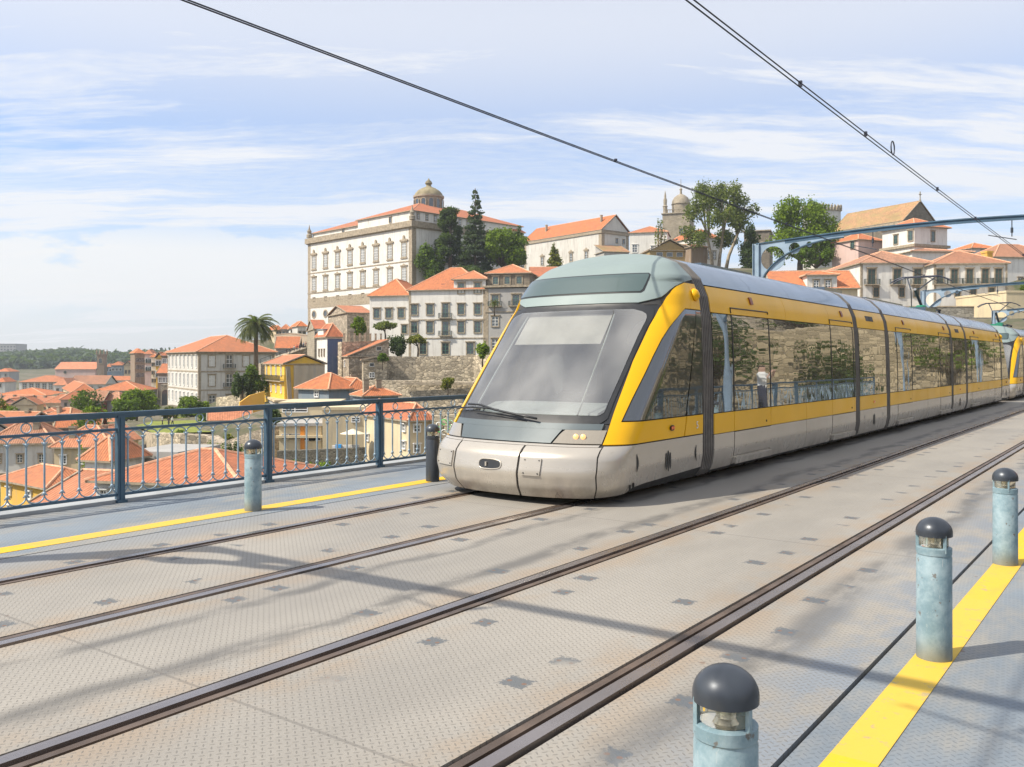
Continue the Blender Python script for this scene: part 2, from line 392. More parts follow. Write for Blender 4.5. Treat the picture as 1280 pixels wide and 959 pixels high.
for i,p in enumerate(rl):
    g=-1 if i in(0,2) else 1      # guard on the inner side of the gauge
    root=empty('grooved_rail',tuple(bw(0,p)),-TH,'steel '+nm[i],'rail',None)
    h=MB(); g_=1 if i%2==0 else -1
    x=0.0
    h.box(-.034*g_-.036,-.034*g_+.036,BA,BB,-.07,.008); 
    h.build('rail_head',M_railtop,root)
    h=MB(); h.box(.058*g_-.022,.058*g_+.022,BA,BB,-.07,.0); h.build('guard_flange',M_rail,root)
# ---------------------------------------------------------------- bollards
def bollard_proto():
    root=empty('bollard',(0,0,0),0)
    b=MB(); b.lathe([(.089,0),(.09,.01),(.089,.55),(.086,.556),(.086,.562),(.089,.566),(.089,.60),(.078,.605)],32)
    b.build('post',M_boll,root,auto=30)
    for a in (20,140,260):
        b=MB(); c,s=math.cos(R(a)),math.sin(R(a)); b.box(c*.083-.008,c*.083+.008,s*.083-.006,s*.083+.006,.58,.675); b.build('bracket',M_boll,root)
    b=MB(); b.lathe([(.03,.605),(.022,.62),(.026,.655),(.07,.675)],20); b.build('reflector',M_lampin,root,auto=30)
    b=MB(); b.lathe([(.07,.606),(.072,.61),(.072,.668),(.07,.672)],24); b.build('glass',M_lens,root,auto=30)
    pr=[(.088,.662),(.092,.664),(.092,.684)]+[(.092*math.cos(a),.684+.078*math.sin(a)) for a in np.linspace(.1,PI/2-.03,9)]
    b=MB(); b.lathe(pr,32); b.build('cap',M_dark,root,auto=50)
    return root
t=NT('bollard blue grey'); v=t.obj(); spz=t.n('ShaderNodeSeparateXYZ',Vector=v)
c=t.mix(t.ramp(t.noise(v,7,6,.7),.35,.65),(.17,.265,.31),(.31,.41,.45)); c=t.mix(t.ramp(t.noise(t.mapv(v,(14,14,3),rot=(.5,.2,0)),3,4,.8,1.5),.60,.68,0,.6),c,(.42,.47,.47))
c=t.mix(t.ramp(spz.outputs[2],.0,.16,.75,0),c,(.20,.19,.15)); c=t.mix(t.ramp(t.noise(v,26,3,.6),.66,.72,0,.7),c,(.13,.09,.06)); t.out(c,.55,.1); t.bump(t.noise(v,30,4),.2,.004); M_boll=t.m
M_lampin=paint('lamp reflector',(.6,.58,.5),.25,.8)
t=NT('clear lens'); t.b.inputs['Transmission Weight'].default_value=.9; t.b.inputs['IOR'].default_value=1.2; t.out((.9,.85,.7),.05); M_lens=t.m
bp=bollard_proto(); first=True
blabels={(2.35,.995):'nearest blue grey bollard in the near yellow line, only its head and top showing',
 (5.23,1.02):'scuffed blue grey bollard in the near yellow line, second from the viewer',
 (7.96,1.035):'blue grey bollard in the near yellow line, third from the viewer, by the right border',
 (6.0,7.90):'pale blue grey bollard standing alone in the far yellow line before the railing',
 (8.87,7.88):'shadowed dark grey bollard right beside the left corner of the tram front'}
for (s,p) in list(blabels)+[(10.95,1.04),(13.8,1.04),(16.7,1.04),(19.5,1.04)]:
    o=bp if first else copy_tree(bp); first=False
    o.location=bw(s,p,.002); o.rotation_euler=(0,0,-TH+.6*s)
    l=blabels.get((s,p),'blue grey bollard further along the near yellow line, right of the picture')
    tag(o,l,'bollard','domed bollards along the yellow lines')
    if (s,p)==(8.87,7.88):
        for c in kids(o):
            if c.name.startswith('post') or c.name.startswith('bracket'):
                c.data=c.data.copy(); c.data.materials[0]=M_dark  # shade on this bollard is put into its darker post colour
# ---------------------------------------------------------------- cast-iron railing
def railing(p,a,n,detail,label,side):
    PITCH=2.06; root=empty('railing',tuple(bw(a,p,0)),-TH,label,'railing')
    L=n*PITCH
    b=MB(); b.box(-.03,.03,0,L,.985,1.005); b.box(-.022,.022,0,L,.962,.985); b.box(-.035,.035,0,L,1.005,1.028); b.build('handrail',M_blue,root)
    b=MB(); b.box(-.016,.016,0,L,.815,.845); b.build('middle_rail',M_blue,root)
    b=MB(); b.box(-.016,.016,0,L,.075,.105); b.build('bottom_rail',M_blue,root)
    pm=MB(); pm.box(-.04,.04,-.04,.04,.0,.985); pm.box(-.05,-.04,-.018,.018,0,.96); pm.box(.04,.05,-.018,.018,0,.96); pm.box(-.06,.06,-.06,.06,.0,.03)
    pmesh=pm.mesh('post',M_blue)
    # one baluster: rod, collars, forks
    g=PITCH/11
    def bal(bm):
        bm.tube([(0,0,.19),(0,0,.74)],.0115,8,0,cap=False)
        for z in (.2,.725): bm.lathe([(.013,-.018),(.019,-.01),(.019,.01),(.013,.018)],8,(0,0,z))
        for sg in (-1,1):
            bm.tube([(0,0,.73)]+[(0,sg*(g/2)*(1-math.cos(t_)),.74+.07*math.sin(t_)) for t_ in np.linspace(.25,PI/2,6)],.008,6,0,cap=False)
            bm.tube([(0,0,.19)]+[(0,sg*(g/2)*(1-math.cos(t_)),.19-.083*math.sin(t_)) for t_ in np.linspace(.25,PI/2,6)],.008,6,0,cap=False)
            bm.tube([(0,0,.70),(0,sg*.012,.725),(0,sg*.03,.745)],.007,5,0)
            bm.tube([(0,0,.225),(0,sg*.012,.2),(0,sg*.03,.18)],.007,5,0)
    bb=MB(); bal(bb); bmesh_=bb.mesh('baluster',M_blue2,True)
    rb=MB(); rb.tube([(0,.052*math.cos(t_),.903+.052*math.sin(t_)) for t_ in np.linspace(0,2*PI,20)[:-1]],.0075,6,0,closed=True); rmesh=rb.mesh('ring',M_blue2,True)
    for i in range(n+1): place('post',pmesh,root,(0,i*PITCH,0))
    stuff=MB()
    for i in range(n):
        for k in range(11):
            y=i*PITCH+g*(k+.5)
            if i in detail: place('baluster',bmesh_,root,(0,y,0))
            else:
                k0=len(stuff.v); stuff.v+=[(v[0],v[1]+y,v[2]) for v in bb.v]
                stuff.f+=[[j+k0 for j in f] for f in bb.f]; stuff.m+=bb.m; stuff.uv+=bb.uv
        for k in range(3):
            y=i*PITCH+PITCH*(k+.5)/3
            if i in detail: place('ring',rmesh,root,(0,y,0))
    if stuff.v: tag(stuff.build('balusters',M_blue2,root,smooth=True),kind='stuff')
    return root
railing(9.57,1.326,26,set(range(0,8)),'blue grey iron railing with rings and slim balusters along the far side of the bridge',1)
railing(-.85,-4.2,22,set(),'iron railing on the near side of the bridge, mirrored in the tram windows',0)
# ---------------------------------------------------------------- overhead line portals
def portal(s,label,gr,SPAN=9.7):
    root=empty('catenary_portal',tuple(bw(s,9.25,0)),-TH,label,'overhead line portal',gr)
    for x in (0,SPAN):
        b=MB(); b.box(x-.09,x+.09,-.03,.03,0,4.86); b.box(x-.09,x-.075,-.08,.08,0,4.86); b.box(x+.075,x+.09,-.08,.08,0,4.86); b.box(x-.14,x+.14,-.14,.14,0,.03)
        b.build('column',M_pblue,root)
    def top(q): return 4.86+.20*math.sin(PI*min(max(q/SPAN,0),1))
    b=MB(); N=24
    for i in range(N):
        q0,q1=.0+SPAN*i/N,SPAN*(i+1)/N
        b.bar((q0,0,top(q0)),(q1,0,top(q1)),.09,.03)
        if .07*SPAN<q0<.93*SPAN: b.bar((q0,0,top(q0)-.06),(q1,0,top(q1)-.06),.03,.09)
    b.build('beam',M_blue,root)
    for sg in (1,-1):
        x0=0 if sg==1 else SPAN
        arc=[]
        for t_ in np.linspace(0,PI/2,14): arc.append((.12+2.25*(1-math.cos(t_)),3.55+1.30*math.sin(t_)))
        loop=[(.09,4.84)]+[(.09,3.55)]+arc+[(2.4,top(2.4)-.02)]
        def circ(cx,cz,r,n=24): return [(cx+r*math.cos(t_),cz+r*math.sin(t_)) for t_ in np.linspace(0,2*PI,n+1)[:-1]]
        holes=[circ(.47,4.42,.34),circ(1.07,4.66,.155),circ(1.47,4.74,.075,14)]
        ax=lambda a,b_,t_: (x0+sg*a,t_,b_)
        b=MB(); b.prism(loop,ax,-.012,.012,0,holes)
        g=b.build('gusset_plate',M_pblue,root)
        b=MB()
        for i in range(len(arc)-1):
            a0,a1=arc[i],arc[i+1]; b.bar((x0+sg*a0[0],0,a0[1]),(x0+sg*a1[0],0,a1[1]),.13,.02,up=(0,1,0)) if 0 else b.bar((x0+sg*a0[0],0,a0[1]),(x0+sg*a1[0],0,a1[1]),.13,.025)
        b.build('arch_flange',M_blue,g)
    for q in (9.25-6.14,9.25-2.98):
        b=MB(); b.tube([(q,0,top(q)-.1),(q,0,4.55)],.012,6); b.tube([(q-.5,0,4.62),(q+.1,0,4.47)],.012,6); b.lathe([(.03,0),(.03,.12)],8,(q,0,4.64))
        b.build('wire_hanger',M_dark,root)
M_pblue=paint('portal blue paint',(.28,.37,.46),.45,.15,.12,3)
portal(.9,'blue steel catenary portal overhead beside the viewer, throwing its shadow on the deck','catenary portals',10.7)
portal(24.0,'blue steel catenary portal with round holed gusset plate, nearest one above the tram','catenary portals')
portal(44.9,'second blue catenary portal beyond the tram pantograph, smaller','catenary portals')
portal(65.8,'third blue catenary portal, far off above the coupled second tram','catenary portals')
def hw(s): return 4.42-.0035*s*1.2 if s<40 else 4.25
def wire(p,label):
    root=empty('contact_wire',tuple(bw(0,p,0)),-TH,label,'overhead wire')
    z=lambda s: 4.43-.0055*max(s,0)
    pts=[(0,s,z(s)-.02*math.sin(PI*((s-3.1)%20.9)/20.9)) for s in np.linspace(-12,100,60)]
    b=MB(); b.tube(pts,.0066,6); b.build('lower_wire',M_wire,root)
    b=MB(); b.tube([(x+.012,y,q+(.036 if p<4 else .012)) for x,y,q in pts],.0066,6); b.build('upper_wire',M_wire,root)
    for s in ((8.9,11.3,15.5,19,26,33) if p<4 else (10.7,17.5,30,38)):
        b=MB(); b.box(-.012,.022,s-.015,s+.015,z(s)-.013,z(s)+(.045 if p<4 else .025)); b.build('wire_clip',M_wire,root)
    if p<4:
        s=13.4-.75; b=MB(); b.tube([(.0,s+.09*math.cos(a),z(s)+.11+.09*math.sin(a)) for a in np.linspace(-PI*.5,PI*1.35,22)],.009,6); b.build('wire_loop',M_wire,root)
M_wire=paint('wire',(.035,.04,.06),.5,.5)
wire(6.14,'dark double contact wire above the tram, running from upper left')
wire(2.98,'dark double contact wire over the empty near track, with a loop clip')
# ---------------------------------------------------------------- the tram
WTAB=[(.08,1.2),(.2,1.3),(.4,1.335),(.9,1.335),(1.5,1.327),(2.15,1.30),(2.45,1.255),(2.7,1.15),(2.9,.95),(3.0,.7),(3.05,.4),(3.07,.02)]
FTAB=[(.08,.12),(.2,.03),(.35,0),(.55,.05),(.62,.12),(.68,.22),(.93,.42),(1.6,1.0),(2.29,1.6),(2.45,1.7),(2.69,1.88),(2.85,2.12),(3.0,2.51),(3.07,2.64)]
RTAB=[(.08,.65),(2.29,.65),(2.45,.62),(2.69,.52),(2.85,.38),(3.0,.12),(3.07,.01)]
def ip(tab,z): return float(np.interp(z,[a for a,b in tab],[b for a,b in tab]))
YE=2.66
def csurf(t,z,off=0,raw=False):
    sg=1 if t>=0 else -1; a=abs(t); W=ip(WTAB,z);Fz=ip(FTAB,z);Rz=ip(RTAB,z); ph=min(a,1)*PI/2
    x=W*math.sin(ph)**.8; y=Fz+Rz*(1-math.cos(ph)); 
    if a>1: y+=(a-1)*(YE-Fz-Rz)
    p=Vector((sg*x,y,z))
    if raw or not off: return p
    e=.012
    du=csurf(t+e,z)-csurf(t-e,z); dv=csurf(t,min(z+e,3.069))-csurf(t,max(z-e,.08))
    n=du.cross(dv)
    if n.length<1e-9: return p
    n.normalize()
    c=Vector((0,1.6,z))
    if n.dot(p-Vector((0,2.0,min(z,2.2))))<0: n=-n
    return p+n*off
def patch(mb,G,nu,nv,off=.0,th=.012,mi=0,S=csurf):
    """surface patch G(u,v)->(t,z) with thickness th behind it"""
    k=len(mb.v)
    for o in (off,off-th):
        for j in range(nv+1):
            for i in range(nu+1):
                t_,z_=G(i/nu,j/nv); mb.v.append(tuple(S(t_,z_,o)))
    n=(nu+1)*(nv+1); I=lambda i,j,l=0:k+l*n+j*(nu+1)+i
    A=lambda f:(mb.f.append(f),mb.m.append(mi),mb.uv.append(None))
    for j in range(nv):
        for i in range(nu):
            A([I(i,j),I(i+1,j),I(i+1,j+1),I(i,j+1)]); A([I(i,j,1),I(i,j+1,1),I(i+1,j+1,1),I(i+1,j,1)])
    for i in range(nu): A([I(i,0),I(i,0,1),I(i+1,0,1),I(i+1,0)]); A([I(i,nv),I(i+1,nv),I(i+1,nv,1),I(i,nv,1)])
    for j in range(nv): A([I(0,j),I(0,j+1),I(0,j+1,1),I(0,j,1)]); A([I(nu,j),I(nu,j,1),I(nu,j+1,1),I(nu,j+1)])
    return mb
def rect(t0,t1,z0,z1,sg=1): return lambda u,v:(sg*(t0+(t1-t0)*u),z0+(z1-z0)*v)
def rows(fl,fr,z0,z1,sg=1): 
    def G(u,v):
        z=z0+(z1-z0)*v; a,b=fl(z),fr(z); return sg*(a+(b-a)*u),z
    return G
def tb(*pts): return lambda z: float(np.interp(z,[p[0] for p in pts],[p[1] for p in pts]))
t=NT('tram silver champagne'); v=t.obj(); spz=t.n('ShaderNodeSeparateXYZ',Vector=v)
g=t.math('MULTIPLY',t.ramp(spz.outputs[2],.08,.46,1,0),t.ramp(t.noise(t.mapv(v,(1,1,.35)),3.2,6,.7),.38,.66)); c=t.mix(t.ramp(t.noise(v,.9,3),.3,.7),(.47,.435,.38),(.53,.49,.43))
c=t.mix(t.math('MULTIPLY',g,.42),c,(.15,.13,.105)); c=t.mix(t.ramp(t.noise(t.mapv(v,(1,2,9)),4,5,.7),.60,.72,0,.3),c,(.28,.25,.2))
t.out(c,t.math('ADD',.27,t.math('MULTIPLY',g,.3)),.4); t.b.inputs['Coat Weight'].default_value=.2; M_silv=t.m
M_grey=paint('tram brow grey green',(.215,.272,.270),.55,.0,.04,.8,0)
M_hood=paint('tram hood slate',(.095,.12,.13),.35,.1,.08,.8,.2)
M_yell=paint('tram yellow',(.80,.44,.008),.33,.0,.06,.6,.06)
M_yell.node_tree.nodes['Principled BSDF'].inputs['Specular IOR Level'].default_value=.28
M_roof=paint('tram roof blue grey',(.22,.29,.37),.22,.8,.08,.9,.2)
M_blk=paint('tram rubber black',(.02,.022,.025),.4,0,.1,3)
M_base=paint('tram seams dark',(.035,.035,.035),.6)
M_bel=paint('bellows fabric',(.13,.12,.11),.55,0,.2,5)
M_und=paint('underframe',(.045,.042,.04),.7,.3,.3,6)
M_whl=paint('wheel steel',(.25,.23,.21),.4,.8,.3,6)
M_win=darkglass('tram window glass',(.012,.015,.018),.42,.012,.05)
M_cwin=darkglass('cab side glass',(.014,.018,.02),.13,.012,.05)
M_disp=darkglass('display glass',(.05,.085,.08),.04,.08)
M_int=paint('cab interior dark',(.06,.065,.07),.8)
M_dash=paint('dashboard pale',(.42,.44,.43),.7)
M_blind=paint('sun blind cloth',(.50,.45,.41),.85)
M_or=paint('orange lens',(.75,.16,.02),.25,0,.1,5,.5)
M_led=paint('lamp housing brown',(.25,.07,.03),.4)
M_wht=paint('white lettering',(.8,.8,.78),.5)
t=NT('windscreen glass')
tr=t.n('ShaderNodeBsdfTransparent',Color=(.72,.77,.77,1)); gl=t.n('ShaderNodeBsdfGlossy',Color=(.95,.97,1,1),Roughness=.02)
dg=t.n('ShaderNodeBsdfDiffuse',Color=(.62,.62,.60,1))
fr=t.n('ShaderNodeFresnel',IOR=1.5)
sheen=t.ramp(t.noise(t.mapv(t.obj(),(1,.5,.7),rot=(0,0,R(25))),1.0,3,.5),.30,.72,.06,.34)  # pale cloudy layer standing in for sky reflection on the windscreen
m1=t.n('ShaderNodeMixShader',i0=t.math('ADD',t.math('MULTIPLY',fr.outputs[0],1.0),.11),i1=tr.outputs[0],i2=gl.outputs[0])
m2=t.n('ShaderNodeMixShader',i0=sheen,i1=m1.outputs[0],i2=dg.outputs[0])
t.t.links.new(m2.outputs[0],t.o.inputs[0]); M_ws=t.m
t=NT('headlight glass'); t.out((.30,.27,.22),.06,.1); t.b.inputs['Coat Weight'].default_value=1
t.bump(t.noise(t.mapv(t.obj(),(30,3,3)),2,2),.3,.01); M_hl=t.m
t=NT('headlight lamp'); t.b.inputs['Emission Color'].default_value=(1,.5,.14,1); t.b.inputs['Emission Strength'].default_value=.5; t.out((.7,.4,.2),.3); M_hlb=t.m
# outline curves measured on the near flank (t across the nose, z height)
YO=tb((.672,.59),(.8,.59),(1.05,.576),(1.6,.562),(2.04,.588),(2.25,.62),(2.405,.68),(2.5,.75),(2.55,.83),(2.60,1.0))
YI=tb((.92,.675),(1.17,.69),(1.43,.715),(1.66,.735),(1.866,.762),(2.0,.80),(2.08,.835),(2.16,.885),(2.22,.93),(2.26,.98))
WS=tb((.90,.50),(.95,.545),(1.17,.54),(1.63,.55),(1.94,.563),(2.16,.59),(2.25,.575),(2.29,.50),(2.32,.40))
WSI=tb((.98,.46),(1.02,.495),(1.17,.495),(1.63,.505),(1.94,.515),(2.10,.53),(2.17,.52),(2.22,.46),(2.245,.38))
neg=lambda f:(lambda z:-f(z))
def make_cab(root):
    b=MB()   # dark shell behind every seam
    patch(b,rect(-2,2,.10,.90),72,12,-.018,.02)
    patch(b,rect(-2,2,2.31,3.065),60,16,-.018,.02)
    for sg in (1,-1): patch(b,rows(tb((.9,.54),(2.31,.60)),lambda z:2.,.89,2.32,sg),20,20,-.018,.02)
    cab=b.build('cab_shell',M_base,root,auto=40)
    # bumper: measured seams
    for a,c,z1 in ((-1.02,-.30,.645),(-.285,.085,.645),(.097,.60,.645)):
        b=MB(); ez=lambda z,k=a:k
        def G(u,v,a=a,c=c): 
            z=.085+(.648-.085)*v; sk=.03*(1-v)*(1 if c>.3 else 0)
            return a+(c+sk-a)*u, z
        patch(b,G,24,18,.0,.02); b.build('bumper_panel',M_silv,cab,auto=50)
    b=MB()
    for a,c in ((-1.02,-.30),(-.30,.105),(.10,.575)): patch(b,rect(a+.0,c-.006,.652,.672),20,2,.0,.02)
    b.build('bumper_ledge',M_silv,cab,auto=50)
    for sg,a0 in ((1,.612),(-1,1.03)):
        b=MB()
        def G(u,v):
            t_=a0+(1.975-a0)*u; lo=float(np.interp(t_,[.6,1.03,1.06,1.2,1.975],[.085,.115,.17,.20,.245]))
            return sg*(t_+(.03*(1-v) if u==0 and sg>0 else 0)), lo+(.66-lo)*v
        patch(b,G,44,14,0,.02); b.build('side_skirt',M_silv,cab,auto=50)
    # hood, headlights, display, brow
    b=MB(); patch(b,rows(tb((.682,-.335),(.83,-.39)),tb((.682,.222),(.70,.225),(.80,.25),(.83,.26)),.682,.828),30,8,.004,.02)
    patch(b,rows(lambda z:-.535,lambda z:.535,.836,.895),40,3,.004,.02)
    patch(b,rows(lambda z:-.535,lambda z:.535,.829,.837),40,1,.0035,.02); b.build('hood',M_hood,cab,auto=50)
    for lo_,hi_ in (((.682,.235),(.79,.262)),((.682,-.348),(.79,-.40))):
        s_=1 if lo_[1]>0 else -1
        fl=tb(lo_,hi_,(.826,hi_[1]+.02*s_)); fr_=(lambda z:.578) if s_>0 else (lambda z:-.90 if z<.74 else -.80)
        b=MB(); patch(b,rows(fl,fr_,.682,.826),16,6,.006,.02); h=b.build('headlight',M_hl,cab,auto=50)
        if s_>0:
            for tt in (.37,.42):
                b=MB(); c=csurf(tt,.752,.012); b.lathe([(.0,-.004),(.030,0),(.032,.006),(.0,.014)],14,(0,0,0))
                o=b.build('lamp',M_hlb,h,tuple(c)); o.rotation_euler=(R(75),0,R(18))
    b=MB(); patch(b,rows(neg(tb((2.33,.42),(2.40,.62),(2.5,.72),(2.55,.8),(2.61,.98),(2.63,1.35),(2.66,1.98),(3.06,1.98))),tb((2.33,.42),(2.40,.62),(2.5,.72),(2.55,.8),(2.61,.98),(2.63,1.35),(2.66,1.98),(3.06,1.98)),2.33,3.062),90,40,.0,.02)
    b.build('brow_panel',M_grey,cab,auto=50)
    # small wedge of brow between glass and yellow
    dl=tb((2.47,-.66),(2.49,-.69),(2.69,-.64),(2.705,-.61)); dr=tb((2.47,.42),(2.49,.44),(2.69,.50),(2.705,.485))
    b=MB(); patch(b,rows(tb((2.455,-.68),(2.475,-.71),(2.70,-.655),(2.72,-.62)),tb((2.455,.43),(2.475,.455),(2.70,.515),(2.72,.495)),2.455,2.72),40,10,.004,.01); d_=b.build('display_frame',M_blk,cab,auto=50)
    b=MB(); patch(b,rows(dl,dr,2.472,2.703),40,10,.009,.01); b.build('destination_display',M_disp,d_,auto=50)
    # windscreen border and glass
    b=MB()
    for s_ in (1,-1):
        f1,f2=(WSI,WS)
        patch(b,rows(tb((.90,.44),(.98,.46),(1.02,.495),(1.17,.495),(1.63,.505),(1.94,.515),(2.10,.53),(2.17,.52),(2.22,.46),(2.245,.38),(2.32,.38)),WS,.90,2.32,s_),5,48,.0,.012)
    patch(b,rows(neg(WS),WS,.897,.985),40,4,-.001,.01); patch(b,rows(neg(tb((2.22,.47),(2.32,.395))),tb((2.22,.47),(2.32,.395)),2.235,2.32),40,4,-.001,.01)
    patch(b,rows(WS,tb((.9,.59),(1.05,.576),(1.6,.562),(2.04,.588),(2.25,.62),(2.405,.62)),.9,2.3),4,30,-.010,.008)
    patch(b,rows(WS,tb((.9,.59),(1.05,.576),(1.6,.562),(2.04,.588),(2.25,.62),(2.405,.62)),.9,2.3,-1),4,30,-.010,.008)
    wb=b.build('windscreen_border',M_blk,cab,auto=50)
    b=MB(); k=MB()
    def Gw(u,v):
        z=.985+(2.24-.985)*v; a=WSI(z)+.006; return -a+2*a*u,z
    # single sheet glass
    me=MB(); nu,nv=48,40
    for j in range(nv+1):
        for i in range(nu+1): me.v.append(tuple(csurf(*Gw(i/nu,j/nv),.006)))
    for j in range(nv):
        for i in range(nu):
            a=j*(nu+1)+i; me.f.append([a,a+1,a+nu+2,a+nu+1]); me.m.append(0); me.uv.append(None)
    me.build('windscreen',M_ws,wb,smooth=True,fix=False)
    # blind and its side cords, dashboard, bulkhead, seat
    b=MB(); patch(b,rect(-.34,.24,1.86,2.24),14,6,-.07,.006); b.build('sun_blind',M_blind,cab,auto=60)
    for t0,t1 in ((-.355,-.40),(.255,.30)):
        b=MB(); b.tube([tuple(csurf(t0+(t1-t0)*q,2.24-1.22*q,-.06)) for q in np.linspace(0,1,8)],.012,6); b.build('stanchion',M_dash,cab,smooth=True)
    b=MB(); b.prism([(.74,.90),(.80,1.0),(1.1,1.08),(1.5,1.08),(1.5,.9)],lambda a,c,q:(q,a,c),-.86,.86); b.build('dashboard',M_dash,cab,auto=30)
    b=MB(); b.box(-1.2,1.2,2.1,2.14,.6,2.2); b.box(-1.2,1.2,.7,2.1,.6,.64); b.build('cab_bulkhead',M_int,cab)
    b=MB(); b.prism([(1.55,1.0),(1.95,1.0),(2.02,1.9),(1.9,1.95),(1.82,1.2),(1.55,1.14)],lambda a,c,q:(q,a,c),-.30,.22); b.build('driver_seat',M_blk,cab)
    # yellow side frame, windows
    for sg in (1,-1):
        b=MB()
        patch(b,rows(YO,lambda z:1.665,.676,.915,sg),44,6,.004,.022)
        patch(b,rows(YO,lambda z:YI(max(z,.92)),.915,2.262,sg),8,52,.004,.022)
        patch(b,rows(YO,lambda z:1.30,2.262,2.598,sg),34,12,.004,.022)
        yf=b.build('yellow_side_frame',M_yell,cab,auto=50)
        b=MB(); patch(b,rect(1.68,1.972,.676,.915,sg),6,4,.004,.02); b.build('yellow_panel',M_yell,cab,auto=50); b=MB(); patch(b,rect(1.315,1.972,2.262,2.598,sg),12,8,.004,.02); b.build('yellow_panel',M_yell,cab,auto=50)
        b=MB(); patch(b,rows(lambda z:YI(z)+.012,lambda z:1.655,.93,2.25,sg),26,30,.0,.01); b.build('side_window',M_cwin,cab,auto=50)
        b=MB(); patch(b,rect(1.675,1.972,.93,2.25,sg),6,14,.0,.01); b.build('side_window',M_cwin,cab,auto=50)
        b=MB(); c=csurf(sg*1.62,2.45,.004); b.lathe([(.085,0),(.08,.02),(.06,.045),(.03,.06),(.005,.064)],20); o=b.build('camera_dome',M_yell,yf,tuple(c),smooth=True); o.rotation_euler=(0,R(78*sg),0)
        b=MB(); y0=csurf(sg*1.44,.80,.012)
        pts=[(y0.x,y0.y+.055*math.cos(a)*1.0,.80+.034*math.sin(a)) for a in np.linspace(0,2*PI,17)[:-1]]
        b.add(pts+[(p[0]+sg*.012,p[1],p[2]) for p in pts],[tuple(range(16)),tuple(range(16,32))]+[(i,(i+1)%16,16+(i+1)%16,16+i) for i in range(16)]); mk=b.build('marker_light',M_blk,yf)
        b=MB()
        for q in (-.022,.022): b.lathe([(.02,0),(.018,.01),(.006,.014)],12,(0,0,0))if 0 else b.box(y0.x+sg*.012 if sg>0 else y0.x-.02,y0.x+.02 if sg>0 else y0.x-.012,y0.y+q-.017,y0.y+q+.017,.782,.818)
        b.build('lens',M_or,mk)
        # vents
        for yy,zz,w_,h_,sl in ((.86,.455,.028,.10,0),(1.63,.41,.085,.125,1),(2.40,.44,.026,.10,0)):
            t_=1+(yy-ip(FTAB,zz)-.65)/(YE-ip(FTAB,zz)-.65); x_=csurf(sg*t_,zz,.004).x
            b=MB()
            if not sl:
                m_=1 if yy<1 else -1
                pts=[(yy-m_*w_*.5+m_*w_*1.6*math.sin(PI*q),zz-h_+2*h_*q) for q in np.linspace(0,1,11)]+[(yy-m_*w_*.5+m_*w_*.2*math.sin(PI*q),zz-h_+2*h_*q) for q in np.linspace(1,0,9)[1:-1]]
                b.prism(pts,lambda a,c,q:(x_+sg*q,a,c),0,.004)
            else:
                for k_ in (-1,0,1):
                    hh=h_*math.sqrt(1-(k_*.6)**2); pts=[(yy+k_*.052+.019*math.cos(a),zz+hh*math.sin(a)) for a in np.linspace(0,2*PI,18)[:-1]]
                    b.prism(pts,lambda a,c,q:(x_+sg*q,a,c),0,.004)
            b.build('vent',M_blk,cab)
        for yy,zz in ((.74,.19),(.82,.205)): b=MB(); b.box(csurf(sg*1.05,.3).x*.985,csurf(sg*1.05,.3).x+sg*.004,yy-.006,yy+.006,zz-.03,zz+.03); b.build('hinge_slot',M_blk,cab)
    # bumper access plates and coupler opening
    for t0,t1,z0,z1 in ((.118,.225,.338,.52),(-.53,-.315,.36,.535)):
        b=MB(); patch(b,rect(t0,t1,z0,z1),8,6,.016,.014); pl=b.build('access_plate',M_silv,cab,auto=50)
        b=MB()
        for a in (t0+.012,t1-.012):
            for z in (z0+.02,z1-.02):
                c=csurf(a,z,.018); b.box(c.x-.006,c.x+.006,c.y-.004,c.y+.004,c.z-.006,c.z+.006)
        b.build('screw',M_blk,pl)
    b=MB()
    cx,cz=-.038,.425
    ring=[(cx+.045*math.copysign(abs(math.cos(a))**.55,math.cos(a)),cz+.05*math.copysign(abs(math.sin(a))**.8,math.sin(a))) for a in np.linspace(0,2*PI,28)[:-1]]
    b.add([tuple(csurf(a,z,.004)) for a,z in ring],[tuple(range(27))]); b.build('coupler_opening',M_blk,cab)
    b=MB(); b.tube([tuple(csurf(cx+(a-cx)*1.1,cz+(z-cz)*1.12,.004)) for a,z in ring],.007,6,closed=True); b.build('coupler_rim',M_silv,cab,smooth=True)
    b=MB(); b.box(csurf(cx,cz).x-.03,csurf(cx,cz).x-.01,csurf(cx,cz).y-.02,csurf(cx,cz).y+.02,.40,.45); b.build('coupler_pin',M_silv,cab)
    # windscreen wiper
    b=MB(); bl=[tuple(csurf(t_,z_,.05)) for t_,z_ in ((-.62,.965),(-.5,.985),(-.35,1.0),(-.2,1.0),(-.10,.985))]; b.tube(bl,.012,6)
    b.tube([tuple(csurf(t_,z_,.06)) for t_,z_ in ((-.40,1.03),(-.26,1.03),(-.12,.98),(.02,.93),(.10,.905))],.014,6); b.tube([tuple(csurf(t_,z_,.055)) for t_,z_ in ((-.30,.965),(-.18,.955),(-.06,.94),(.03,.915))],.008,6)
    b.build('windscreen_wiper',M_blk,cab,smooth=True)
    for zz in (1.0,):
        tc=bpy.data.curves.new('n','FONT'); tc.body='5'; tc.size=.13; tc.extrude=.002
        to=bpy.data.objects.new('tmp',tc); me=bpy.data.meshes.new_from_object(to); bpy.data.objects.remove(to); me.materials.clear(); me.materials.append(M_wht)
        o=place('number',me,cab,(1.345,2.40,.75)); o.rotation_euler=(R(90),0,R(90))
    return cab
def prof(z): return ip(WTAB,z)
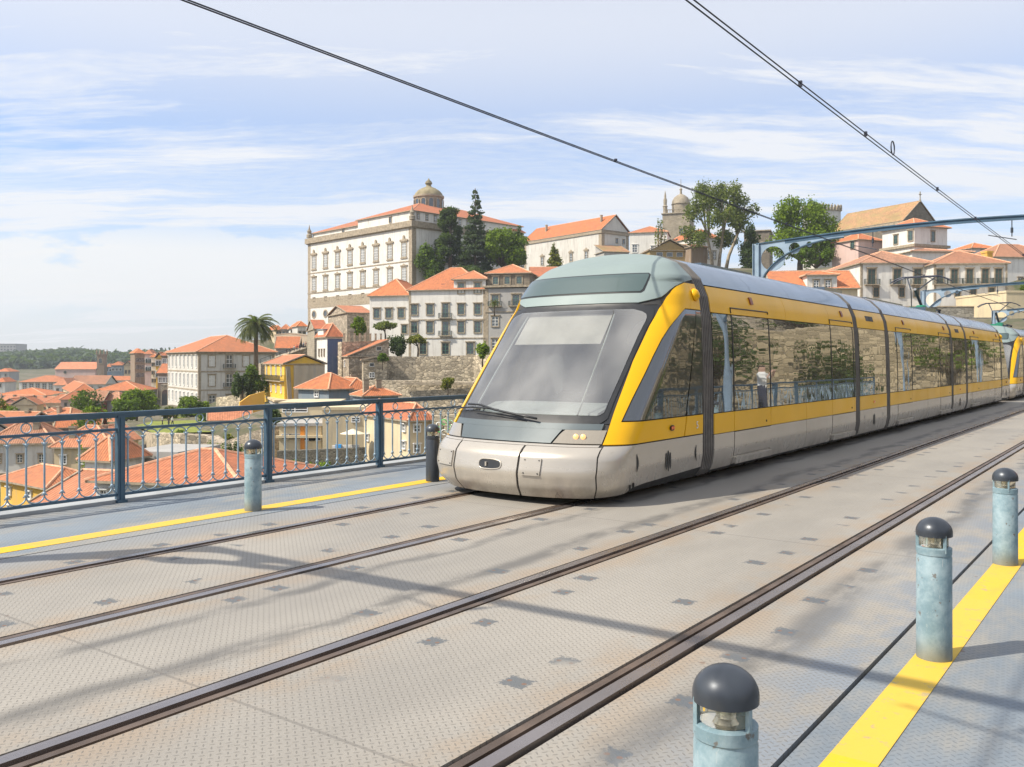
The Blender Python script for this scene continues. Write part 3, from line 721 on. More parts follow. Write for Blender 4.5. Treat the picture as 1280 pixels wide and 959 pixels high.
def ssurf(sg,y0,y1,y_of=None):
    def S(t_,z_,off): 
        W=prof(z_); dz=.02; dW=(prof(min(z_+dz,3.07))-prof(z_-dz))/(min(z_+dz,3.07)-z_+dz); n=Vector((1,0,-dW)).normalized()
        return Vector((sg*(W+n.x*off),t_,z_+n.z*off))
    return S
def side_panel(name,mat,parent,sg,y0,y1,z0,z1,off=0,nv=6,th=.015):
    b=MB(); patch(b,lambda u,v:(y0+(y1-y0)*u,z0+(z1-z0)*v),1,nv,off,th,0,ssurf(sg,0,0)); return b.build(name,mat,parent,auto=50)
ROOFP=[(1.2,.0)]
def loop_prof(shrink,z0=.12):
    zs=[z0,.2,.4,.9,1.5,2.0,2.2,2.45,2.6,2.7,2.8,2.9,2.96,3.0,3.03,3.05,3.065]
    R_=[(prof(z)-shrink,z-(shrink if z>2.6 else 0)) for z in zs]
    return R_+[(-x,z) for x,z in R_[::-1]]
def body_loop(b,ys,mi=0,cap=True):
    k=len(b.v); n=len(loop_prof(0))
    for y,s_ in ys:
        for x,z in loop_prof(s_): b.v.append((x,y,z))
    for i in range(len(ys)-1):
        for j in range(n):
            b.f.append([k+i*n+j,k+i*n+(j+1)%n,k+(i+1)*n+(j+1)%n,k+(i+1)*n+j]); b.m.append(mi); b.uv.append(None)
    if cap:
        b.f.append([k+j for j in range(n)]); b.m.append(mi); b.uv.append(None)
        b.f.append([k+(len(ys)-1)*n+j for j in range(n)]); b.m.append(mi); b.uv.append(None)
def make_module(root,y0,y1,long_):
    b=MB(); body_loop(b,[(y0,.02),(y1,.02)]); car=b.build('carriage' if long_ else 'bogie_section',M_base,root,auto=45)
    # roof skin
    b=MB(); n=16
    zs=[2.615,2.7,2.8,2.88,2.94,2.98,3.01,3.035,3.052,3.066]
    pts=[(prof(z),z) for z in zs]+[(-prof(z),z) for z in zs[::-1]]
    segs=[y0]+([y0+(y1-y0)*k/4 for k in (1,2,3)] if long_ else [])+[y1]
    for a,c in zip(segs[:-1],segs[1:]):
        a_,c_=a+.004,c-.004; k=len(b.v)
        for y in (a_,c_):
            for x,z in pts: b.v.append((x,y,z))
        m=len(pts)
        for j in range(m-1): b.f.append([k+j,k+j+1,k+m+j+1,k+m+j]); b.m.append(0); b.uv.append(None)
    rf=b.build('roof',M_roof,car,auto=60)
    if long_: doors=[(y0+.70,y0+2.10),(y1-1.50,y1-.12)]
    else: doors=[]
    for sg in (1,-1):
        cuts=[y0+.02]+[v for d in doors for v in d]+[y1-.02]
        if long_: cuts+= [y0+.02+3.72]
        cuts=sorted(cuts); isd=lambda a,c:any(abs(a-d[0])<.01 and abs(c-d[1])<.01 for d in doors)
        for a,c in zip(cuts[:-1],cuts[1:]):
            g=.006
            if isd(a,c):
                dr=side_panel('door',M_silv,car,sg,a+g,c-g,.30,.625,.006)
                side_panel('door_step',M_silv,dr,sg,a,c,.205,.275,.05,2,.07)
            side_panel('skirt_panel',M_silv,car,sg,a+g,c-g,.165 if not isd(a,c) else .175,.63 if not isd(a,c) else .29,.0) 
            side_panel('lower_yellow_panel',M_yell,car,sg,a+g,c-g,.638,.905,.0)
        # glass
        gl=[y0+.02]+[v for d in doors for v in d]+[y1-.02]; gl=sorted(gl)
        if not long_: gl=[y0+.04,y1-.05]
        for a,c in zip(gl[:-1],gl[1:]): side_panel('window',M_win,car,sg,a+.006,c-.006,.918,2.235,-.002,8)
        for a in (gl[1:-1]): side_panel('door_seal',M_blk,car,sg,a-.012,a+.012,.918,2.235,.004,6)
        # header
        hs=[y0+.02,y0+2.9,y1-1.52,y1-.02] if long_ else [y0+.02,y1-.02]
        for a,c in zip(hs[:-1],hs[1:]): side_panel('upper_yellow_panel',M_yell,car,sg,a+.004,c-.004,2.248,2.598,.0,6)
        for d in doors:
            b=MB(); S=ssurf(sg,0,0)
            b.tube([tuple(S(d[0]-.02,2.26,.006)),tuple(S(d[0]-.02,2.335,.006)),tuple(S(d[1],2.335,.006)),tuple(S(d[1],2.30,.006))],.009,4); b.build('door_header_gap',M_blk,car)
            m=(d[0]+d[1])/2+.1; side_panel('door_lamp',M_led,car,sg,m-.05,m+.05,2.42,2.52,.02,2,.03)
            side_panel('door_button',M_base,car,sg,(d[0]+d[1])/2+.5,(d[0]+d[1])/2+.52,.70,.73,.01,1,.012)
        if not long_:
            m=(y0+y1)/2; side_panel('header_grille',M_base,car,sg,m-.35,m+.20,2.40,2.50,.006,1,.008)
            b=MB(); x_=sg*prof(.4)
            for k_ in (-1,0,1):
                hh=.12*math.sqrt(1-(k_*.6)**2); pt=[(m+k_*.05+.018*math.cos(a),.41+hh*math.sin(a)) for a in np.linspace(0,2*PI,18)[:-1]]
                b.prism(pt,lambda a,c,q:(x_+sg*q,a,c),-.002,.005)
            b.build('vent',M_blk,car)
            for yy in (y0+.35,y1-.35):
                side_panel('vent',M_blk,car,sg,yy-.012,yy+.012,.36,.52,.003,1,.008)
            side_panel('marker_light',M_or,car,sg,m-.04,m+.04,.75,.79,.012,1,.012)
    return car
def bellows(root,y0,y1):
    ys=[];n=6
    for i in range(n):
        a=y0+(y1-y0)*i/n; c=y0+(y1-y0)*(i+1)/n
        ys+=[(a,.045),(a+(c-a)*.3,-.002),(a+(c-a)*.7,-.002),(c,.045)]
    b=MB(); body_loop(b,ys); b.build('bellows',M_bel,root)
def pantograph(root,y):
    b=MB(); 
    for x in (-.45,.45): b.box(x-.03,x+.03,y-.7,y+.7,3.14,3.19)
    for yy in (-.6,.6): b.box(-.5,.5,y+yy-.03,y+yy+.03,3.12,3.16)
    for x in (-.45,.45):
        for yy in (-.6,.6): b.lathe([(.04,3.05),(.05,3.08),(.03,3.10),(.05,3.13)],8,(x,y+yy,0))
    pg=b.build('pantograph',M_dark,root)
    b=MB(); b.tube([(0,y+.5,3.2),(0,y-.55,3.75)],.045,8); b.tube([(-.3,y+.4,3.2),(-.12,y-.5,3.72)],.015,6)
    for x in (-1,1): b.tube([(x*.12,y-.55,3.75),(x*.38,y+.25,4.13)],.022,6)
    b.build('pantograph_arm',M_dark,pg)
    b=MB()
    for yy in (.10,.42):
        b.tube([(-.85,y+yy,4.02),(-.70,y+yy,4.12),(-.5,y+yy,4.185),(.5,y+yy,4.185),(.7,y+yy,4.12),(.85,y+yy,4.02)],.02,6)
    for x in (-.4,.4): b.tube([(x,y+.1,4.16),(x,y+.42,4.16)],.014,5)
    b.build('collector_head',M_wire,pg)
    b=MB(); b.box(-.3,.3,y-.9,y-.75,3.06,3.2); b.lathe([(.12,0),(.16,.05),(.16,.14),(.12,.18)],12,(.1,y-.2,3.1)); b.build('insulator_box',M_ins,pg)
M_ins=paint('insulator green',(.02,.20,.12),.4)
def make_tram():
    root=empty('tram',tuple(bw(8.0,6.14,0)),-TH,'yellow and silver articulated tram with big raked windscreen, nearest the viewer','tram','coupled trams')
    make_cab(root)
    y=2.64; segs=[]
    bounds=[2.95,9.60,9.84,11.93,12.17,18.95,19.19,21.15,21.39,28.05]
    bellows(root,2.64,2.96)
    for k,(a,c) in enumerate(zip(bounds[0::2],bounds[1::2])):
        make_module(root,a,c,k%2==0)
    for a,c in ((9.595,9.845),(11.925,12.175),(18.945,19.195),(21.145,21.395),(28.045,28.20)): bellows(root,a,c)
    # the far cab is the near one turned round
    cabs=[o for o in kids(root) if o.name.startswith('cab_shell')][0]
    c2=copy_tree(cabs,root); c2.location=(0,30.84,0); c2.rotation_euler=(0,0,PI)
    b=MB(); b.box(-1.0,1.0,1.0,29.8,.14,.5); b.box(-.5,.5,.9,1.4,.13,.3); b.build('underframe',M_und,root)
    for yb in (1.55,2.45,10.3,11.4,19.7,20.7,28.4,29.3):
        for x in (-.75,.75):
            b=MB(); n=24; 
            b.prism([(yb+.30*math.cos(a),.31+.30*math.sin(a)) for a in np.linspace(0,2*PI,n+1)[:-1]],lambda a,c,q:(x+q,a,c),-.06,.06)
            b.prism([(yb+.12*math.cos(a),.31+.12*math.sin(a)) for a in np.linspace(0,2*PI,n+1)[:-1]],lambda a,c,q:(x+q,a,c),.055,.10)
            b.build('wheel',M_whl,root)
        if yb<3: 
            b=MB(); b.box(.8,1.05,yb-.35,yb+.35,.20,.42); b.tube([(1.08,yb-.3,.25),(1.08,yb+.3,.25)],.05,10); b.build('axle_box',M_und,root)
    for q in ((.5,4.4,6.4,3.08),(.55,10.2,11.4,3.10),(.5,13.5,17,3.08),(.55,19.5,20.9,3.14),(.06,7.2,7.35,3.13)): b=MB(); b.box(-q[0],q[0],q[1],q[2],3.0,q[3]); b.build('roof_box',M_roof,root)
    pantograph(root,21.3)
    return root
tram=make_tram()
tram2=copy_tree(tram); tram2.location=bw(8.0+31.35,6.14,0)
tag(tram2,'second tram coupled behind the first, only its front shows at the right border','tram','coupled trams')
pantograph(tram2,5.6)
# ---------------------------------------------------------------- the hillside under and behind everything
def wpt(px,py,Z): return (PX(px,Z),Z,HZ(py,Z))
CP=[(0,0,-34),(-40,0,-34),(40,-10,-30),(0,-60,-40),(-120,-40,-45),(120,-60,-30),(-15,40,-26),(20,30,-26),(-300,-300,-40),(300,-300,-30),(0,-500,-40)]
CP+=[wpt(*a) for a in [(30,700,62),(200,730,52),(120,660,80),(330,680,66),(480,640,72),(20,640,85),(110,605,100),(60,592,118),(30,604,110),(10,572,140),(60,590,128),
 (230,600,88),(220,595,110),(290,604,88),(360,590,86),(420,585,92),(215,533,165),(260,531,150),(190,536,150),(160,520,205),(400,600,80),(520,600,80),
 (40,530,260),(100,520,260),(150,512,260),(90,500,350),(40,500,420),(130,485,420),(200,485,320),(230,506,232),(215,524,200),(262,524,196),(180,527,190),(150,520,230),(240,512,222),(290,520,185),(300,531,150),(280,527,165),(290,500,205),(330,503,158),(380,505,140),(370,450,215),(350,442,235),
 (405,465,185),(440,480,152),(420,515,125),(470,578,118),(530,588,110),(580,588,110),(430,562,137),(500,562,136),(580,562,134),(640,560,132),(480,478,158),(550,478,158),(590,478,158),(440,430,215),(480,447,178),(560,446,178),(640,440,172),
 (388,436,285),(340,425,330),(470,400,262),(520,356,262),(600,352,252),(660,350,262),(720,345,300),(800,340,262),(880,338,250),(940,338,238),(1000,345,232),(1060,345,215),(1140,330,196),
 (700,440,130),(800,460,100),(850,480,90),(1000,400,128),(1100,404,140),(1250,404,140),(1200,404,140),(1290,405,150),(1150,320,220),(1250,335,200),(960,380,138),
 (60,468,700),(150,466,700),(20,474,620),(100,452,1500),(30,452,1300),(170,455,1500),(300,452,900),(600,430,500),(900,400,450),(1200,380,420),(0,455,2500),(200,455,2500),(1280,400,900),(640,450,3000),(-400,470,400),(-400,460,1200),(-300,620,120),(-600,560,150)]]
for r,azd,z in [(60,50,-14),(45,60,-20),(78,40,-3),(78,55,-4),(95,44,8),(95,56,8),(130,50,12),(250,50,20),(110,70,5),(100,90,-10),(60,100,-24),(400,60,20),(200,80,0),(300,120,-20),(150,38,7),(40,35,-22),(70,33,-12),(1500,60,20),(1500,100,0),(1500,180,-20),(1500,-60,-10),(1500,-120,-20),(5000,0,2),(5000,60,10),(5000,-60,0),(5000,150,0),(5000,-150,0)]:
    CP.append((r*math.sin(R(azd)),r*math.cos(R(azd)),z))
CPA=np.array(CP)
def ground(x,y):
    x=np.atleast_1d(np.asarray(x,float)); y=np.atleast_1d(np.asarray(y,float))
    dx=x[:,None]-CPA[None,:,0]; dy=y[:,None]-CPA[None,:,1]; dist=np.sqrt(x*x+y*y)[:,None]+20
    cd_=np.sqrt(CPA[:,0]**2+CPA[:,1]**2)[None,:]+20
    d2=(dx*dx+dy*dy)/(dist*cd_)+1e-5
    w_=1/d2**1.9; return (w_*CPA[None,:,2]).sum(1)/w_.sum(1)
def hill(x,y):
    """far wooded ridge on the left"""
    u=x/np.maximum(y,1)
    pxl=640+F*u
    crest=np.interp(pxl,[-400,0,20,60,100,125,150,165,230,330],[440,444,443,440,438,443,448,449,455,458])
    tgt=EYE-(crest-HOR)/F*1450-8
    return np.where((y>500)&(u<-.2),tgt*np.exp(-((y-1450)/420.)**2),0)
az=np.concatenate([np.linspace(-180,-40,36)[:-1],np.linspace(-40,62,300),np.linspace(62,180,40)[1:-1]]); rad=np.concatenate([[8],np.geomspace(14,3000,170)])
AZ,RD=np.meshgrid(np.radians(az),rad); gx=(RD*np.sin(AZ)).ravel(); gy=(RD*np.cos(AZ)).ravel()
gz=np.concatenate([ground(gx[i:i+4000],gy[i:i+4000]) for i in range(0,len(gx),4000)]); gz=np.maximum(gz,gz*0+hill(gx,gy)) if 0 else gz+np.maximum(0,hill(gx,gy)-0)*(gy>500)
n_=len(az); fs=[]
for j in range(len(rad)-1):
    for i in range(n_): fs.append((j*n_+i,j*n_+(i+1)%n_,(j+1)*n_+(i+1)%n_,(j+1)*n_+i))
fs.append(tuple(range(n_))[::-1])
me=bpy.data.meshes.new('terrain'); me.from_pydata(list(zip(gx.tolist(),gy.tolist(),gz.tolist())),[],fs); 
for p in me.polygons: p.use_smooth=True
t=NT('hillside earth and grass'); v=t.obj(); n=t.noise(v,.05,7,.65); n2=t.noise(v,.6,6,.7)
c=t.mix(t.ramp(n,.42,.58),(.09,.085,.045),(.17,.14,.10)); c=t.mix(t.math('MULTIPLY',t.ramp(n2,.45,.6),.7),c,(.045,.07,.018)); t.out(c,.95); t.bump(n2,.6,.5); me.materials.append(t.m)
tag(place('terrain',me),kind='structure')
def gh(x,y): return float(ground(x,y)[0])
# ---------------------------------------------------------------- building kit
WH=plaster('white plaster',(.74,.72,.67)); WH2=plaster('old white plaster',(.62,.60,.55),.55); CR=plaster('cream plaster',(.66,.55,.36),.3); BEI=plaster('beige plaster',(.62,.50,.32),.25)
GR=plaster('grey plaster',(.40,.39,.37),.4); PK=plaster('pink plaster',(.60,.43,.38),.3); YE_=plaster('yellow plaster',(.80,.50,.06),.15); YE2=plaster('ochre plaster',(.70,.42,.07),.3)
SLA=plaster('slate cladding',(.20,.25,.29),.25); BLU=plaster('blue tile wall',(.085,.13,.24),.15); RED=plaster('dark red wall',(.30,.07,.05),.3); PUR=plaster('mauve wall',(.22,.17,.19),.3); BRO=plaster('brown wall',(.26,.19,.13),.5)
ST=stone('granite rubble',(.52,.44,.32),1.5,.75,.75); ST2=stone('granite rubble fine',(.44,.37,.28),2.0,.7,.7); AS=ashlar('granite ashlar',(.36,.31,.23)); ASD=ashlar('dark granite',(.20,.17,.13))
TI=tiles('orange roof tiles',(.55,.165,.055),.28); TI2=tiles('red roof tiles',(.45,.125,.05),.3); TI3=tiles('salmon roof tiles',(.60,.23,.12),.2); TI4=tiles('weathered roof tiles',(.40,.20,.12),.6); TIM=tiles('mossy roof tiles',(.42,.24,.12),.5,.55)
FRM=paint('granite trim',(.33,.275,.20),.9,0,.25,2); FRW=paint('white trim',(.75,.74,.71),.8,0,.1,2); SASH=paint('white sash',(.78,.78,.75),.6); SASHG=paint('green sash',(.06,.15,.12),.6); SASHD=paint('dark sash',(.12,.09,.07),.6)
GLS=darkglass('house window glass',(.03,.04,.045),.06,.08); SHUT=paint('pale shutters',(.62,.61,.57),.7,0,.08,4); LOUV=paint('grey louvres',(.30,.31,.31),.7,0,.1,4); SHG=paint('dark shutters',(.05,.08,.07),.6); IRN=paint('iron balcony',(.05,.07,.06),.6)
WC={}
def wmesh(style,w,h):
    if not style.startswith('pal') and style not in('round','arch','bare'): w*=.76
    k=(style,round(w,1),round(h,1))
    if k in WC: return WC[k]
    w,h=k[1],k[2]; fr=MB(); fw=max(.12,min(.3,w*.17)); out=.13
    trim=FRM; sash=SASH; pane=GLS
    if style in('white','whiteshut'): trim=FRW; fw*=.8
    if style=='green': sash=SASHG
    if style=='shutter': pane=SHUT
    if style=='dark': sash=SASHD; pane=SHG
    if style=='bare': trim=FRW; fw=.06; out=.05
    if style in('round','arch','pal_arch'):
        n=20; 
        if style=='round': ri=[(w/2*math.cos(a),w/2*math.sin(a)) for a in np.linspace(0,2*PI,n+1)[:-1]]; ro=[(x*1.4,z*1.4) for x,z in ri]
        else:
            ri=[(-w/2,-h/2)]+[(w/2*math.cos(a),h/2-w/2+w/2*math.sin(a)) for a in np.linspace(PI,0,10)]+[(w/2,-h/2)]
            ro=[(-w/2-fw,-h/2-fw)]+[((w/2+fw)*math.cos(a),h/2-w/2+(w/2+fw)*math.sin(a)) for a in np.linspace(PI,0,10)]+[(w/2+fw,-h/2-fw)]
        fr.prism(ro,lambda a,b,t:(a,t,b),-out,0,0,[ri]); pn=MB(); pn.prism([(x*1.02,z*1.02) for x,z in ri],lambda a,b,t:(a,t,b),-.03,.0)
        r=(fr.mesh('window',trim),pn.mesh('pane',GLS),None); WC[k]=r; return r
    x=w/2; z=h/2
    fr.box(-x-fw,-x,-out,0,-z-fw,z+fw); fr.box(x,x+fw,-out,0,-z-fw,z+fw); fr.box(-x,x,-out,0,z,z+fw); fr.box(-x,x,-out-.05,0,-z-fw,-z)
    if style!='bare': fr.box(-x-fw*1.6,x+fw*1.6,-out-.14,0,z+fw,z+fw*1.8)
    if style.startswith('pal'):
        pane=LOUV
        fr.box(-x-fw*1.5,x+fw*1.5,-out-.12,0,-z-fw*2,-z-fw)
        if style=='pal':   # curled baroque hood
            hood=[(-x-fw*2.2,z+fw*1.6),(-x-fw*2.6,z+fw*2.6),(-x-fw*1.2,z+fw*3.6),(-x*.45,z+fw*3.4),(-x*.38,z+fw*6.2),(0,z+fw*7.4),(x*.38,z+fw*6.2),(x*.45,z+fw*3.4),(x+fw*1.2,z+fw*3.6),(x+fw*2.6,z+fw*2.6),(x+fw*2.2,z+fw*1.6)]
        else: hood=[(-x-fw*1.8,z+fw*1.6),(-x-fw*1.8,z+fw*2.2),(-x*.5,z+fw*2.6),(0,z+fw*3.8),(x*.5,z+fw*2.6),(x+fw*1.8,z+fw*2.2),(x+fw*1.8,z+fw*1.6)]
        fr.prism(hood,lambda a,b,t:(a,t,b),-out-.2,0)
        pane=LOUV
    if style=='ped':
        fr.prism([(-x-fw*2.4,z+fw*1.9),(-x-fw*2,z+fw*3),(-x*.4,z+fw*4.4),(0,z+fw*6),(x*.4,z+fw*4.4),(x+fw*2,z+fw*3),(x+fw*2.4,z+fw*1.9)],lambda a,b,t:(a,t,b),-out-.2,0)
    pn=MB(); pn.box(-x,x,-.03,0,-z,z)
    sh=MB(); b=.055 if w>.7 else .03
    nx,nz=(2,3) if h>1.3*w else (2,2)
    if style.startswith('pal'): nx,nz=2,5
    for i in range(nx+1):
        q=-x+2*x*i/nx; sh.box(max(q-b,-x),min(q+b,x),-.065,-.03,-z,z)
    for i in range(nz+1):
        q=-z+2*z*i/nz; sh.box(-x,x,-.062,-.032,max(q-b*.8,-z),min(q+b*.8,z))
    r=(fr.mesh('window',trim),pn.mesh('pane',pane),sh.mesh('sash',sash)); WC[k]=r; return r
DC={}
def dmesh(w):
    k=round(w,1)
    if k not in DC:
        b=MB(); b.box(-k/2,k/2,-.7,0,-.16,0); c=MB(); c.box(-k/2,k/2,-.70,-.66,.9,.96)
        for i in range(int(k/.14)+1): x=-k/2+i*.14; c.box(x-.015,x+.015,-.69,-.67,0,.9)
        for s in(-1,1):
            c.box(s*k/2-.02,s*k/2+.02,-.7,0,.9,.96)
            for i in range(5): c.box(s*k/2-.012,s*k/2+.012,-.6+.14*i,-.575+.14*i,0,.9)
        DC[k]=(b.mesh('balcony',FRM),c.mesh('balustrade',IRN))
    return DC[k]
def roofmesh(Lx,Ly,kind,rh,o,caps=True,th=.16,zb=0):
    b=MB(); x0,x1,y0,y1=-o,Lx+o,-o,Ly+o; W_,D_=x1-x0,y1-y0
    def face(vs,eave_a,eave_b):
        a=Vector(eave_a);u=(Vector(eave_b)-a).normalized(); nrm=None
        vv=[Vector(q) for q in vs]; nrm=(vv[1]-vv[0]).cross(vv[2]-vv[0]).normalized(); w_=nrm.cross(u)
        b.poly(vs,0,[((q-a).dot(u),(q-a).dot(w_)) for q in vv])
    A,B,C_,D=(x0,y0,th),(x1,y0,th),(x1,y1,th),(x0,y1,th)
    if kind=='hip':
        m=min(W_,D_)/2
        if W_>=D_: p,q=(x0+m,(y0+y1)/2,th+rh),(x1-m,(y0+y1)/2,th+rh); 
        else: p,q=((x0+x1)/2,y0+m,th+rh),((x0+x1)/2,y1-m,th+rh)
        if W_>=D_:
            face([A,B,q,p],A,B); face([B,C_,q],B,C_); face([C_,D,p,q],C_,D); face([D,A,p],D,A); rid=[(A,p),(D,p),(B,q),(C_,q),(p,q)]
        else:
            face([A,B,p],A,B); face([B,C_,q,p],B,C_); face([C_,D,q],C_,D); face([D,A,p,q],D,A); rid=[(A,p),(B,p),(C_,q),(D,q),(p,q)]
    elif kind=='gx':    # ridge along x
        p,q=(x0,(y0+y1)/2,th+rh),(x1,(y0+y1)/2,th+rh)
        face([A,B,q,p],A,B); face([C_,D,p,q],C_,D); rid=[(p,q)]
        for u_,v_ in ((D,p),(A,p),(B,q),(C_,q)): b.bar(u_,v_,.14,.2,1)
    elif kind=='gy':
        p,q=((x0+x1)/2,y0,th+rh),((x0+x1)/2,y1,th+rh)
        face([B,C_,q,p],B,C_); face([D,A,p,q],D,A); rid=[(p,q)]
        for u_,v_ in ((A,p),(B,p),(C_,q),(D,q)): b.bar(u_,v_,.14,.2,1)
    elif kind=='sx':    # rises towards +x
        q1,q2=(x1,y0,th+rh),(x1,y1,th+rh); face([A,q1,q2,D],D,A); b.bar(A,q1,.14,.2,1); b.bar(D,q2,.14,.2,1); rid=[]
    elif kind=='sy':
        q1,q2=(x0,y1,th+rh),(x1,y1,th+rh); face([A,B,q2,q1],A,B); b.bar(A,q1,.14,.2,1); b.bar(B,q2,.14,.2,1); rid=[]
    else: b.poly([A,B,C_,D]); rid=[]
    b.box(x0,x1,y0,y1,zb,th-.001,1)
    if caps:
        for a,c in rid: b.tube([a,c],.13,6,2)
    return b
def solve(cx,cz,dx,dy,px):
    m=(px-640)/F; return (m*cz-cx)/(dx-m*dy)
CAPM={}
def house(name,label,px,Z,phi,xl,xr,ye,yb,kind='hip',rh=2.0,wall=WH,tile=TI,win=(),deep=9,over=.45,cat='house',group=None,chim=(),corner=None,bands=(),flatm=None,Lmax=60):
    """px: nearest corner; xl/xr: pixel of the far ends (or -metres)"""
    ph=R(phi); cx=PX(px,Z); dR=(math.cos(ph),math.sin(ph)); dL=(-math.sin(ph),math.cos(ph))
    Lx=-xr if xr<0 else solve(cx,Z,*dR,xr); Ly=-xl if xl<=0 else solve(cx,Z,*dL,xl)
    if Lx<=0 or Lx>Lmax*2: print('BAD Lx',label,Lx); Lx=12
    if Ly<=0 or Ly>Lmax*2: print('BAD Ly',label,Ly); Ly=12
    hb=HZ(yb,Z); he=HZ(ye,Z)-hb
    root=empty(name,(cx,Z,hb),ph,label,cat,group)
    root['_d']=(Lx,Ly,he)
    b=MB(); b.box(0,Lx,0,Ly,-deep,he+.01)
    if kind=='gx':
        for x in (0,Lx): b.poly([(x,0,he),(x,Ly,he),(x,Ly/2,he+rh*Ly/(Ly+2*over))])
    if kind=='gy':
        for y in (0,Ly): b.poly([(0,y,he),(Lx,y,he),(Lx/2,y,he+rh*Lx/(Lx+2*over))])
    if kind=='sy':
        for x in (0,Lx): b.poly([(x,0,he),(x,Ly,he),(x,Ly,he+rh)])
    if kind=='sx':
        for y in (0,Ly): b.poly([(0,y,he),(Lx,y,he),(Lx,y,he+rh)])
        b.poly([(Lx,0,he),(Lx,Ly,he),(Lx,Ly,he+rh),(Lx,0,he+rh)])
    b.build('wall',wall,root)
    if kind=='flat':
        r=MB(); r.box(-over,Lx+over,-over,Ly+over,he+.012,he+.35); r.build('roof',flatm or GR,root)
    elif kind:
        cm=CAPM.setdefault(tile.name,paint(tile.name+' ridge caps',(.66,.36,.22) if tile!=TIM else (.4,.3,.2),.9,0,.2,3))
        r=roofmesh(Lx,Ly,kind,rh,over,caps=Z<320); ro=r.build('roof',[tile,FRM,cm],root,(0,0,he+.012))
        for (fx,fy,h_) in chim:
            c=MB(); c.box(-.35,.35,-.3,.3,-1.2,h_); c.box(-.42,.42,-.37,.37,h_-.18,h_); c.build('chimney',AS if wall!=WH else WH2,ro,(Lx*fx,Ly*fy,rh*.6))
    if corner:
        c=MB(); e=.03; w_=corner
        c.box(-e,w_,-e,w_,-deep,he-.02); c.build('corner_stones',FRM,root)
        c=MB(); c.box(Lx-w_,Lx+e,-e,w_,-deep,he-.02); c.build('corner_stones',FRM,root)
        c=MB(); c.box(-e,w_,Ly-w_,Ly+e,-deep,he-.02); c.build('corner_stones',FRM,root)
    for yb_,h_,o_ in bands:
        z=HZ(yb_,Z)-hb; c=MB(); c.box(-o_,Lx+o_,-o_,Ly+o_,z-h_/2,z+h_/2); c.build('cornice',FRM,root)
    ppm=F/Z
    for row in win:
        face,xs,yc,hp,wm,style=row[:6]; opt=row[6] if len(row)>6 else ''
        L=Lx if face=='F' else Ly
        if isinstance(xs,int): xs=[(i+.5)/xs for i in range(xs)]
        z=HZ(yc,Z)-hb; hm=hp/ppm; small=hp*.8<4.2
        for fx in xs:
            if fx>1:   # given as a pixel column
                dd=dR if face=='F' else dL; s_=solve(cx,Z,*dd,fx)
            else: s_=fx*L
            s_=min(max(s_,wm*.6),L-wm*.6)
            loc,rz={'F':((s_,0,z),0),'L':((0,s_,z),-PI/2),'R':((Lx,s_,z),PI/2)}[face]
            m=wmesh(style,wm,hm); o=place('window',m[0],root,loc,rz); place('pane',m[1],o)
            if m[2] and not small: place('sash',m[2],o)
            if 'b' in opt:
                d_=dmesh(wm+1.0); bo=place('balcony',d_[0],root,(loc[0],loc[1],z-hm/2-.05),rz); place('balustrade',d_[1],bo)
    return root
def slab(name,label,pts,thick,mat,cat='wall',cap=None,deep=0):
    """retaining wall through (px,Z,ytop,ybottom) points"""
    P=[(PX(p,Z),Z,HZ(yt,Z),HZ(yb,Z)-deep) for p,Z,yt,yb in pts]
    cx=sum(p[0] for p in P)/len(P); cy=sum(p[1] for p in P)/len(P); cz=min(p[3] for p in P)
    root=empty(name,(cx,cy,cz),0,label,cat); b=MB(); cb=MB()
    for (a,c) in zip(P[:-1],P[1:]):
        d=Vector((c[0]-a[0],c[1]-a[1],0)).normalized(); n=Vector((-d.y,d.x,0))*thick
        if n.y<0: n=-n
        q=[]
        for p in (a,c):
            for o in (Vector((0,0,0)),n): q+= [(p[0]-cx+o.x,p[1]-cy+o.y,p[3]-cz),(p[0]-cx+o.x,p[1]-cy+o.y,p[2]-cz)]
        b.add(q,[(0,1,5,4),(2,6,7,3),(1,3,7,5),(0,4,6,2),(0,2,3,1),(4,5,7,6)])
        if cap:
            k=n.normalized()*.1
            q=[]
            for p in (a,c):
                for o in (-k,n+k): q+= [(p[0]-cx+o.x,p[1]-cy+o.y,p[2]-cz+.003),(p[0]-cx+o.x,p[1]-cy+o.y,p[2]-cz+.2)]
            cb.add(q,[(0,1,5,4),(2,6,7,3),(1,3,7,5),(0,4,6,2),(0,2,3,1),(4,5,7,6)])
    b.build('masonry',mat,root)
    if cap: cb.build('coping',cap,root)
    return root
